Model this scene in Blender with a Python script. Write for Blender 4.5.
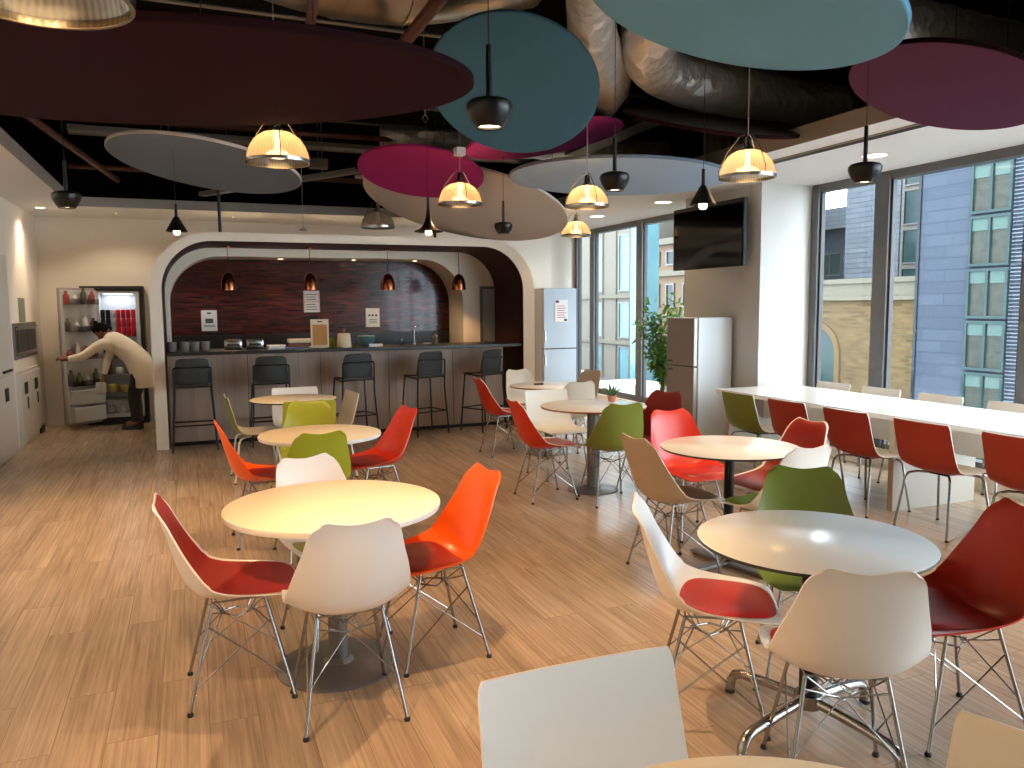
import bpy, bmesh, math, random
from mathutils import Vector, Matrix, Quaternion, noise
random.seed(7)
PI = math.pi
scene = bpy.context.scene
for o in list(bpy.data.objects):
    bpy.data.objects.remove(o)
COL = scene.collection

# ---------------------------------------------------------------- camera
YAW, PITCH, ROLL, FPX, EYE = math.radians(21.892), math.radians(5.623), math.radians(0.446), 795.3, 1.6
fwd = Vector((math.sin(YAW) * math.cos(PITCH), math.cos(YAW) * math.cos(PITCH), -math.sin(PITCH)))
rt0 = Vector((math.cos(YAW), -math.sin(YAW), 0))
dn0 = fwd.cross(rt0)
rt = rt0 * math.cos(ROLL) + dn0 * math.sin(ROLL)
dn = -rt0 * math.sin(ROLL) + dn0 * math.cos(ROLL)
cam_data = bpy.data.cameras.new('camera')
cam_data.sensor_width = 36
cam_data.lens = FPX / 1024 * 36
cam_data.clip_start = 0.05
cam_data.clip_end = 300
cam = bpy.data.objects.new('camera', cam_data)
COL.objects.link(cam)
m = Matrix((rt, -dn, -fwd)).transposed().to_4x4()
m.translation = (0, 0, EYE)
cam.matrix_world = m
scene.camera = cam

# ---------------------------------------------------------------- world, exposure
SKY = 6.3
LAMP = 1.0
world = bpy.data.worlds.new('overcast_sky')
scene.world = world
world.use_nodes = True
wn = world.node_tree
wn.nodes.clear()
wo = wn.nodes.new('ShaderNodeOutputWorld')
wb = wn.nodes.new('ShaderNodeBackground')
wr = wn.nodes.new('ShaderNodeValToRGB')
wt = wn.nodes.new('ShaderNodeTexCoord')
ws = wn.nodes.new('ShaderNodeSeparateXYZ')
wn.links.new(wt.outputs['Generated'], ws.inputs[0])
wn.links.new(ws.outputs['Z'], wr.inputs[0])
wr.color_ramp.elements[0].position = 0.0
wr.color_ramp.elements[0].color = (0.88, 0.93, 1.0, 1)
wr.color_ramp.elements[1].position = 0.6
wr.color_ramp.elements[1].color = (0.95, 0.975, 1.0, 1)
wn.links.new(wr.outputs[0], wb.inputs[0])
wb.inputs[1].default_value = SKY
wn.links.new(wb.outputs[0], wo.inputs[0])
scene.view_settings.view_transform = 'Standard'
scene.view_settings.look = 'None'
scene.view_settings.gamma = 1
scene.view_settings.use_curve_mapping = False
scene.view_settings.exposure = 1.47
cy = scene.cycles
cy.use_denoising = True
cy.max_bounces = 8
cy.diffuse_bounces = 5
cy.glossy_bounces = 4
cy.transmission_bounces = 6
cy.transparent_max_bounces = 12
cy.sample_clamp_indirect = 6
cy.caustics_reflective = False
cy.caustics_refractive = False

XW, YB, XL, ZC = 6.22, 12.5, -1.9, 2.85       # window plane, back wall, left wall, plaster ceiling
def portal(x, y, z, sx, sz):
    l = bpy.data.lights.new('daylight_portal', 'AREA')
    l.shape = 'RECTANGLE'; l.size = sx; l.size_y = sz
    l.cycles.is_portal = True
    o = bpy.data.objects.new('daylight_portal', l); COL.objects.link(o)
    o.location = (x, y, z); o.rotation_euler = (0, PI / 2, 0)
    o.rotation_euler = Vector((1, 0, 0)).to_track_quat('Z', 'X').to_euler()



# ---------------------------------------------------------------- materials
def lin(c):
    return tuple(((v / 255) / 12.92 if v / 255 <= 0.04045 else ((v / 255 + 0.055) / 1.055) ** 2.4) for v in c) + (1,)
MATS = {}
def mat(name, rgb, rough=0.5, metal=0.0, spec=0.5, bump=None, vary=None, coat=0.0, emit=None, trans=0.0):
    """procedural principled material: rgb in sRGB 0-255; vary=(scale, amount); bump=(scale, strength)"""
    m = bpy.data.materials.new(name); m.use_nodes = True
    nt = m.node_tree; b = nt.nodes['Principled BSDF']
    b.inputs['Base Color'].default_value = lin(rgb)
    b.inputs['Roughness'].default_value = rough
    b.inputs['Metallic'].default_value = metal
    b.inputs['Specular IOR Level'].default_value = spec
    b.inputs['Coat Weight'].default_value = coat
    b.inputs['Transmission Weight'].default_value = trans
    tc = nt.nodes.new('ShaderNodeTexCoord')
    if vary:
        n = nt.nodes.new('ShaderNodeTexNoise'); n.inputs['Scale'].default_value = vary[0]; n.inputs['Detail'].default_value = 4
        nt.links.new(tc.outputs['Object'], n.inputs['Vector'])
        r = nt.nodes.new('ShaderNodeMixRGB'); r.blend_type = 'MIX'
        c = lin(rgb); a = vary[1]
        r.inputs[1].default_value = tuple(max(0, v * (1 - a)) for v in c[:3]) + (1,)
        r.inputs[2].default_value = tuple(min(1, v * (1 + a)) for v in c[:3]) + (1,)
        nt.links.new(n.outputs['Fac'], r.inputs[0]); nt.links.new(r.outputs[0], b.inputs['Base Color'])
    if bump:
        n = nt.nodes.new('ShaderNodeTexNoise'); n.inputs['Scale'].default_value = bump[0]; n.inputs['Detail'].default_value = 3
        nt.links.new(tc.outputs['Object'], n.inputs['Vector'])
        bp = nt.nodes.new('ShaderNodeBump'); bp.inputs['Strength'].default_value = bump[1]; bp.inputs['Distance'].default_value = 0.01
        nt.links.new(n.outputs['Fac'], bp.inputs['Height']); nt.links.new(bp.outputs[0], b.inputs['Normal'])
    if emit:
        b.inputs['Emission Color'].default_value = lin(emit[0]); b.inputs['Emission Strength'].default_value = emit[1]
    MATS[name] = m
    return m

def wood_mat(name, c1, c2, plank=(1.2, 0.18), along='Y', rough=0.4, grain=1.0, seam=0.55, upright=False, coat=0.0, tone=0.25):
    m = bpy.data.materials.new(name); m.use_nodes = True
    nt = m.node_tree; b = nt.nodes['Principled BSDF']; L = nt.links
    tc = nt.nodes.new('ShaderNodeTexCoord'); sp = nt.nodes.new('ShaderNodeSeparateXYZ')
    L.new(tc.outputs['Object'], sp.inputs[0])
    cb = nt.nodes.new('ShaderNodeCombineXYZ')
    a, c = {'Y': ('Y', 'X'), 'X': ('X', 'Y'), 'Z': ('Z', 'X')}[along]
    L.new(sp.outputs[a], cb.inputs[0]); L.new(sp.outputs[c], cb.inputs[1])
    br = nt.nodes.new('ShaderNodeTexBrick')
    br.offset = 0.37; br.inputs['Scale'].default_value = 1
    br.inputs['Brick Width'].default_value = plank[0]; br.inputs['Row Height'].default_value = plank[1]
    br.inputs['Mortar Size'].default_value = 0.0018; br.inputs['Mortar Smooth'].default_value = 0.3
    br.inputs['Color1'].default_value = (0, 0, 0, 1); br.inputs['Color2'].default_value = (1, 1, 1, 1); br.inputs['Mortar'].default_value = (0.5, 0.5, 0.5, 1)
    L.new(cb.outputs[0], br.inputs['Vector'])
    # offset the grain by plank
    add = nt.nodes.new('ShaderNodeVectorMath'); add.operation = 'MULTIPLY_ADD'
    L.new(br.outputs['Color'], add.inputs[0]); add.inputs[1].default_value = (7, 3, 5); L.new(cb.outputs[0], add.inputs[2])
    mp = nt.nodes.new('ShaderNodeMapping'); mp.inputs['Scale'].default_value = (1.7, 60, 1); L.new(add.outputs[0], mp.inputs['Vector'])
    n1 = nt.nodes.new('ShaderNodeTexNoise'); n1.inputs['Scale'].default_value = 1; n1.inputs['Detail'].default_value = 6; n1.inputs['Roughness'].default_value = 0.65
    L.new(mp.outputs[0], n1.inputs['Vector'])
    mp2 = nt.nodes.new('ShaderNodeMapping'); mp2.inputs['Scale'].default_value = (1.3, 7, 1); L.new(add.outputs[0], mp2.inputs['Vector'])
    n2 = nt.nodes.new('ShaderNodeTexNoise'); n2.inputs['Scale'].default_value = 1; n2.inputs['Detail'].default_value = 4
    L.new(mp2.outputs[0], n2.inputs['Vector'])
    ma = nt.nodes.new('ShaderNodeMath'); ma.operation = 'MULTIPLY'; ma.inputs[1].default_value = tone; L.new(br.outputs['Color'], ma.inputs[0])
    mb = nt.nodes.new('ShaderNodeMath'); mb.operation = 'MULTIPLY_ADD'; mb.inputs[1].default_value = 0.9 * grain; L.new(n1.outputs['Fac'], mb.inputs[0]); L.new(ma.outputs[0], mb.inputs[2])
    mc = nt.nodes.new('ShaderNodeMath'); mc.operation = 'MULTIPLY_ADD'; mc.inputs[1].default_value = 0.7; L.new(n2.outputs['Fac'], mc.inputs[0]); L.new(mb.outputs[0], mc.inputs[2])
    md = nt.nodes.new('ShaderNodeMath'); md.operation = 'SUBTRACT'; md.inputs[1].default_value = 0.45 * grain + 0.35 + tone / 2 - 0.5; L.new(mc.outputs[0], md.inputs[0]); md.use_clamp = True
    mx = nt.nodes.new('ShaderNodeMixRGB'); mx.inputs[1].default_value = lin(c2); mx.inputs[2].default_value = lin(c1); L.new(md.outputs[0], mx.inputs[0])
    dk = nt.nodes.new('ShaderNodeMixRGB'); dk.blend_type = 'MULTIPLY'; dk.inputs[2].default_value = (seam, seam, seam, 1)
    L.new(br.outputs['Fac'], dk.inputs[0]); L.new(mx.outputs[0], dk.inputs[1]); L.new(dk.outputs[0], b.inputs['Base Color'])
    b.inputs['Roughness'].default_value = rough
    b.inputs['Coat Weight'].default_value = coat
    bp = nt.nodes.new('ShaderNodeBump'); bp.inputs['Strength'].default_value = 0.12; bp.inputs['Distance'].default_value = 0.002
    L.new(n1.outputs['Fac'], bp.inputs['Height']); L.new(bp.outputs[0], b.inputs['Normal'])
    MATS[name] = m
    return m

def brick_mat(name, c1, c2, mortar, w, h, ms, axis='YZ', rough=0.8, metal=0.0, spec=0.4):
    m = bpy.data.materials.new(name); m.use_nodes = True
    nt = m.node_tree; b = nt.nodes['Principled BSDF']; L = nt.links
    tc = nt.nodes.new('ShaderNodeTexCoord'); sp = nt.nodes.new('ShaderNodeSeparateXYZ'); cb = nt.nodes.new('ShaderNodeCombineXYZ')
    L.new(tc.outputs['Object'], sp.inputs[0]); L.new(sp.outputs[axis[0]], cb.inputs[0]); L.new(sp.outputs[axis[1]], cb.inputs[1])
    br = nt.nodes.new('ShaderNodeTexBrick'); br.inputs['Scale'].default_value = 1
    br.inputs['Brick Width'].default_value = w; br.inputs['Row Height'].default_value = h; br.inputs['Mortar Size'].default_value = ms
    br.inputs['Color1'].default_value = lin(c1); br.inputs['Color2'].default_value = lin(c2); br.inputs['Mortar'].default_value = lin(mortar)
    L.new(cb.outputs[0], br.inputs['Vector']); L.new(br.outputs['Color'], b.inputs['Base Color'])
    b.inputs['Roughness'].default_value = rough; b.inputs['Metallic'].default_value = metal; b.inputs['Specular IOR Level'].default_value = spec
    MATS[name] = m
    return m

wood_mat('floor_oak', (200, 173, 144), (120, 98, 79), rough=0.27, grain=1.4, seam=0.6, tone=0.10)
wood_mat('bar_wood', (182, 162, 146), (126, 108, 96), plank=(2.5, 0.6), along='Z', rough=0.5)
mat('plaster', (238, 229, 214), 0.85, bump=(60, 0.05), vary=(2, 0.02))
mat('pillar_paint', (206, 203, 197), 0.8, bump=(60, 0.05), vary=(2, 0.02))
mat('ceiling_white', (232, 231, 227), 0.85, vary=(3, 0.02))
mat('black_void', (9, 9, 10), 0.9, spec=0.1, vary=(3, 0.3))
mat('fascia_grey', (150, 140, 130), 0.7, vary=(5, 0.05))
mat('arch_white', (238, 226, 206), 0.55, vary=(3, 0.02))
mat('lining_maroon', (52, 14, 18), 0.5, vary=(4, 0.12), spec=0.2)
mat('frame_grey', (108, 108, 108), 0.45, metal=0.4, vary=(4, 0.05))
mat('frame_dark', (62, 60, 60), 0.45, metal=0.3, vary=(4, 0.05))
mat('table_cream', (238, 224, 196), 0.5, vary=(6, 0.02))
mat('slab_beige', (190, 182, 170), 0.5, vary=(6, 0.02))
mat('table_white', (240, 239, 235), 0.2, vary=(6, 0.02))
mat('table_bright', (240, 240, 238), 0.25, vary=(6, 0.01))
mat('edge_white', (235, 230, 220), 0.4, vary=(10, 0.02))
mat('edge_black', (22, 20, 20), 0.4, vary=(10, 0.1))
mat('edge_brown', (150, 92, 66), 0.5, vary=(30, 0.1))
mat('plastic_white', (235, 228, 218), 0.32, vary=(5, 0.015))
mat('plastic_cream', (214, 204, 184), 0.35, vary=(5, 0.02))
mat('plastic_tan', (188, 170, 144), 0.4, vary=(5, 0.03))
mat('plastic_orange', (248, 94, 8), 0.3, vary=(5, 0.03))
mat('plastic_red', (214, 52, 28), 0.33, vary=(5, 0.03))
mat('plastic_brick', (168, 48, 32), 0.36, vary=(5, 0.03))
mat('plastic_darkred', (128, 20, 18), 0.35, vary=(5, 0.03))
mat('plastic_green', (158, 160, 38), 0.35, vary=(5, 0.03))
mat('plastic_olive', (124, 136, 54), 0.38, vary=(5, 0.03))
mat('fabric_red', (158, 32, 22), 0.7, vary=(40, 0.08), bump=(300, 0.2))
mat('leather_red', (182, 40, 32), 0.35, vary=(8, 0.08), bump=(120, 0.08))
mat('leather_dark', (140, 26, 20), 0.4, vary=(8, 0.08), bump=(120, 0.08))
mat('pad_green', (122, 140, 30), 0.6, vary=(40, 0.08), bump=(300, 0.2))
mat('pad_brown', (98, 76, 38), 0.6, vary=(40, 0.08), bump=(300, 0.2))
mat('chrome', (158, 158, 156), 0.24, metal=1.0, vary=(3, 0.03))
mat('steel_brushed', (122, 120, 116), 0.45, metal=0.6, vary=(3, 0.05))
mat('white_metal', (225, 225, 222), 0.35, metal=0.2, vary=(5, 0.02))
mat('rubber', (18, 18, 18), 0.7, vary=(30, 0.1))
mat('black_metal', (16, 16, 17), 0.38, metal=0.3, vary=(8, 0.1))
mat('black_gloss', (11, 11, 12), 0.34, vary=(8, 0.1), spec=0.35)
mat('stool_shell', (40, 44, 43), 0.6, vary=(20, 0.08))
mat('worktop_black', (26, 24, 24), 0.35, vary=(60, 0.3))
mat('copper', (196, 118, 82), 0.2, metal=1.0, vary=(3, 0.05))
mat('cable', (30, 28, 28), 0.6, vary=(30, 0.1))
mat('cable_light', (170, 165, 158), 0.5, vary=(30, 0.05))
mat('duct_steel', (150, 142, 128), 0.3, metal=1.0, vary=(3, 0.2), bump=(6, 0.15))
mat('pipe_red', (74, 28, 22), 0.5, vary=(6, 0.15))
mat('tray_grey', (128, 126, 122), 0.5, metal=0.6, vary=(8, 0.1))
mat('panel_beige', (132, 120, 106), 0.7, vary=(4, 0.1))
mat('disc_maroon', (38, 8, 17), 0.9, spec=0.08, vary=(30, 0.05), bump=(250, 0.2))
mat('disc_teal', (70, 112, 134), 0.9, spec=0.08, vary=(30, 0.03), bump=(250, 0.2))
mat('disc_lightblue', (112, 166, 196), 0.9, spec=0.08, vary=(30, 0.03), bump=(250, 0.2))
mat('disc_purple', (94, 54, 82), 0.9, spec=0.08, vary=(30, 0.04), bump=(250, 0.2))
mat('disc_pink', (152, 44, 106), 0.9, spec=0.08, vary=(30, 0.04), bump=(250, 0.2))
mat('disc_rose', (186, 62, 132), 0.9, spec=0.08, vary=(30, 0.04), bump=(250, 0.2))
mat('disc_beige', (204, 194, 184), 0.9, spec=0.08, vary=(30, 0.03), bump=(250, 0.2))
mat('disc_bluegrey', (112, 126, 142), 0.9, spec=0.08, vary=(30, 0.03), bump=(250, 0.2))
mat('disc_lavender', (166, 190, 214), 0.9, spec=0.08, vary=(30, 0.03), bump=(250, 0.2))
mat('disc_back', (105, 100, 98), 0.9, spec=0.08, vary=(30, 0.05))
mat('rim_dark', (34, 10, 16), 0.9, spec=0.08, vary=(30, 0.05))
mat('appliance_silver', (158, 166, 174), 0.42, metal=0.1, vary=(2, 0.03))
mat('appliance_taupe', (168, 158, 152), 0.4, metal=0.3, vary=(2, 0.04))
mat('appliance_white', (202, 206, 208), 0.45, vary=(2, 0.02))
mat('seal_dark', (60, 60, 62), 0.7, vary=(20, 0.1))
mat('cabinet_beige', (214, 204, 190), 0.5, vary=(3, 0.03))
mat('oven_glass', (74, 68, 62), 0.12, vary=(9, 0.35))
mat('screen_black', (6, 6, 8), 0.08, vary=(3, 0.2), spec=0.6)
mat('paper', (232, 230, 226), 0.8, vary=(8, 0.02))
mat('ink', (70, 60, 66), 0.8, vary=(8, 0.1))
mat('ink_red', (190, 80, 80), 0.8, vary=(8, 0.1))
mat('ink_purple', (90, 60, 90), 0.8, vary=(8, 0.1))
mat('notice_grey', (134, 140, 128), 0.6, vary=(14, 0.2))
mat('cork', (186, 132, 72), 0.85, vary=(60, 0.3))
mat('box_brown', (120, 70, 50), 0.8, vary=(20, 0.1))
mat('box_cream', (226, 206, 176), 0.7, vary=(20, 0.05))
mat('pack_green', (132, 168, 50), 0.6, vary=(20, 0.1))
mat('bowl_teal', (84, 122, 124), 0.35, vary=(20, 0.1))
mat('jar_glass', (110, 104, 92), 0.15, vary=(20, 0.2))
mat('cup_grey', (120, 112, 104), 0.4, vary=(20, 0.1))
mat('can_red', (196, 22, 40), 0.3, metal=0.3, vary=(60, 0.35))
mat('can_dark', (28, 24, 36), 0.3, metal=0.3, vary=(60, 0.6))
mat('can_silver', (190, 196, 204), 0.3, metal=0.5, vary=(60, 0.3))
mat('food_red', (150, 60, 58), 0.6, vary=(50, 0.5))
mat('food_dark', (70, 64, 52), 0.6, vary=(50, 0.6))
mat('food_green', (96, 104, 70), 0.6, vary=(50, 0.5))
mat('food_yellow', (170, 156, 80), 0.6, vary=(50, 0.3))
mat('food_white', (210, 206, 200), 0.6, vary=(50, 0.2))
mat('food_blue', (66, 90, 140), 0.5, vary=(50, 0.4))
mat('plug_black', (14, 14, 14), 0.6, vary=(9, 0.1))
mat('skin', (132, 88, 68), 0.6, vary=(10, 0.06))
mat('knit_cream', (232, 222, 206), 0.9, vary=(25, 0.06), bump=(120, 0.3))
mat('trouser_dark', (44, 40, 42), 0.9, vary=(25, 0.15))
mat('hair_black', (12, 9, 9), 0.9, spec=0.1, vary=(60, 0.3))
mat('shoe_black', (16, 15, 16), 0.5, vary=(25, 0.1))
mat('leaf', (88, 140, 44), 0.5, vary=(6, 0.35))
mat('leaf_succulent', (86, 120, 72), 0.5, vary=(9, 0.3))
mat('bark', (110, 88, 60), 0.8, vary=(20, 0.2))
mat('pot_white', (220, 216, 208), 0.4, vary=(9, 0.03))
mat('pot_terracotta', (196, 128, 104), 0.7, vary=(9, 0.06))
mat('soil', (50, 38, 30), 0.95, vary=(50, 0.4))
mat('street_grey', (96, 96, 98), 0.9, vary=(0.5, 0.1), spec=0.04)
mat('stone_band', (84, 79, 69), 0.85, vary=(3, 0.08), spec=0.04)
mat('facade_cream', (86, 81, 74), 0.8, vary=(2, 0.06), spec=0.04)
mat('arch_brick', (82, 66, 46), 0.85, vary=(6, 0.1), spec=0.04)
mat('facade_tan', (90, 74, 60), 0.85, vary=(3, 0.1), spec=0.04)
mat('glass_teal', (32, 46, 46), 0.15, vary=(1.2, 0.35), spec=0.12)
mat('curtain_glass', (44, 46, 40), 0.3, vary=(9, 0.6), spec=0.1)
mat('glass_cyan', (70, 98, 104), 0.15, vary=(1.2, 0.2), spec=0.12)
mat('glass_dark', (25, 31, 34), 0.12, vary=(2, 0.35), spec=0.12)
mat('blind_mint', (62, 76, 72), 0.6, vary=(4, 0.06), spec=0.04)
mat('curtain_brown', (70, 58, 44), 0.8, vary=(14, 0.3), spec=0.04)
mat('roof_pale', (56, 60, 64), 0.7, vary=(2, 0.06), spec=0.04)
brick_mat('brick_yellow', (88, 70, 46), (66, 51, 32), (74, 65, 50), 0.24, 0.08, 0.012, rough=0.8, spec=0.05)
brick_mat('tile_blue', (55, 60, 69), (50, 55, 64), (45, 50, 59), 0.9, 0.22, 0.012, rough=0.8, spec=0.05)
brick_mat('tile_pale', (82, 86, 92), (74, 78, 84), (60, 64, 70), 0.9, 0.16, 0.014, rough=0.8, spec=0.05)

def bulb_mat(name, rgb, strength):
    m = bpy.data.materials.new(name); m.use_nodes = True; nt = m.node_tree; nt.nodes.clear()
    o = nt.nodes.new('ShaderNodeOutputMaterial'); e = nt.nodes.new('ShaderNodeEmission')
    e.inputs[0].default_value = lin(rgb); e.inputs[1].default_value = strength; nt.links.new(e.outputs[0], o.inputs[0])
    MATS[name] = m
bulb_mat('bulb_warm', (255, 214, 156), 4.0)
bulb_mat('bulb_spot', (255, 226, 180), 5)
bulb_mat('fridge_light', (225, 238, 255), 0.8)
bulb_mat('lamp_panel', (255, 240, 214), 2.2)

def glass_mix(name, rgb, gloss=0.08, transl=0.0, rough=0.03, ribs=None):
    m = bpy.data.materials.new(name); m.use_nodes = True; nt = m.node_tree; nt.nodes.clear(); L = nt.links
    o = nt.nodes.new('ShaderNodeOutputMaterial'); t = nt.nodes.new('ShaderNodeBsdfTransparent'); g = nt.nodes.new('ShaderNodeBsdfGlossy')
    t.inputs[0].default_value = lin(rgb); g.inputs['Roughness'].default_value = rough
    fr = nt.nodes.new('ShaderNodeLayerWeight'); fr.inputs[0].default_value = 0.5
    pw_ = nt.nodes.new('ShaderNodeMath'); pw_.operation = 'POWER'; pw_.inputs[1].default_value = 5; L.new(fr.outputs['Facing'], pw_.inputs[0])
    ad = nt.nodes.new('ShaderNodeMath'); ad.operation = 'MULTIPLY_ADD'; ad.inputs[1].default_value = 0.6; ad.inputs[2].default_value = gloss; ad.use_clamp = True
    L.new(pw_.outputs[0], ad.inputs[0])
    mx = nt.nodes.new('ShaderNodeMixShader'); L.new(ad.outputs[0], mx.inputs[0]); L.new(g.outputs[0], mx.inputs[2])
    base = t.outputs[0]
    if transl:
        tl = nt.nodes.new('ShaderNodeBsdfTranslucent'); tl.inputs[0].default_value = lin((216, 200, 172))
        m2 = nt.nodes.new('ShaderNodeMixShader'); m2.inputs[0].default_value = transl
        L.new(base, m2.inputs[1]); L.new(tl.outputs[0], m2.inputs[2]); base = m2.outputs[0]
        if ribs:
            tc = nt.nodes.new('ShaderNodeTexCoord'); gr = nt.nodes.new('ShaderNodeTexGradient'); gr.gradient_type = 'RADIAL'
            L.new(tc.outputs['Object'], gr.inputs[0])
            mu = nt.nodes.new('ShaderNodeMath'); mu.operation = 'MULTIPLY'; mu.inputs[1].default_value = ribs * 2 * PI; L.new(gr.outputs['Fac'], mu.inputs[0])
            sn = nt.nodes.new('ShaderNodeMath'); sn.operation = 'SINE'; L.new(mu.outputs[0], sn.inputs[0])
            ma = nt.nodes.new('ShaderNodeMath'); ma.operation = 'MULTIPLY_ADD'; ma.inputs[1].default_value = 0.14; ma.inputs[2].default_value = transl; ma.use_clamp = True
            L.new(sn.outputs[0], ma.inputs[0]); L.new(ma.outputs[0], m2.inputs[0])
    L.new(base, mx.inputs[1]); L.new(mx.outputs[0], o.inputs[0])
    MATS[name] = m
glass_mix('window_glass', (236, 243, 246), 0.02)
glass_mix('holophane', (255, 236, 206), 0.06, 0.72, 0.2, ribs=64)
glass_mix('holophane_plain', (225, 220, 214), 0.12, 0.4, 0.15, ribs=90)
glass_mix('clear_plastic', (225, 225, 225), 0.12)

# foil-wrapped duct
m = mat('foil', (216, 215, 212), 0.4, metal=0.72)
nt = m.node_tree
vo = nt.nodes.new('ShaderNodeTexVoronoi'); vo.inputs['Scale'].default_value = 9; no = nt.nodes.new('ShaderNodeTexNoise'); no.inputs['Scale'].default_value = 16; no.inputs['Detail'].default_value = 5
tc = nt.nodes.new('ShaderNodeTexCoord'); nt.links.new(tc.outputs['Object'], vo.inputs['Vector']); nt.links.new(tc.outputs['Object'], no.inputs['Vector'])
ad = nt.nodes.new('ShaderNodeMath'); ad.operation = 'ADD'; nt.links.new(vo.outputs['Distance'], ad.inputs[0]); nt.links.new(no.outputs['Fac'], ad.inputs[1])
bp = nt.nodes.new('ShaderNodeBump'); bp.inputs['Strength'].default_value = 0.6; bp.inputs['Distance'].default_value = 0.03
nt.links.new(ad.outputs[0], bp.inputs['Height']); nt.links.new(bp.outputs[0], nt.nodes['Principled BSDF'].inputs['Normal'])

# dark red rippled glass splashback
m = mat('red_glass', (92, 20, 22), 0.2, coat=0.12, spec=0.35)
nt = m.node_tree; b = nt.nodes['Principled BSDF']
tc = nt.nodes.new('ShaderNodeTexCoord'); mp = nt.nodes.new('ShaderNodeMapping'); mp.inputs['Scale'].default_value = (3.6, 1, 46)
nt.links.new(tc.outputs['Object'], mp.inputs['Vector'])
n1 = nt.nodes.new('ShaderNodeTexNoise'); n1.inputs['Scale'].default_value = 1; n1.inputs['Detail'].default_value = 5; n1.inputs['Distortion'].default_value = 0.6
nt.links.new(mp.outputs[0], n1.inputs['Vector'])
rp = nt.nodes.new('ShaderNodeValToRGB'); e = rp.color_ramp.elements
e[0].position = 0.36; e[0].color = lin((26, 9, 12)); e[1].position = 0.70; e[1].color = lin((98, 42, 34))
e2 = rp.color_ramp.elements.new(0.5); e2.color = lin((66, 19, 20))
nt.links.new(n1.outputs['Fac'], rp.inputs[0]); nt.links.new(rp.outputs[0], b.inputs['Base Color'])

def M(n):
    return MATS[n]

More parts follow.
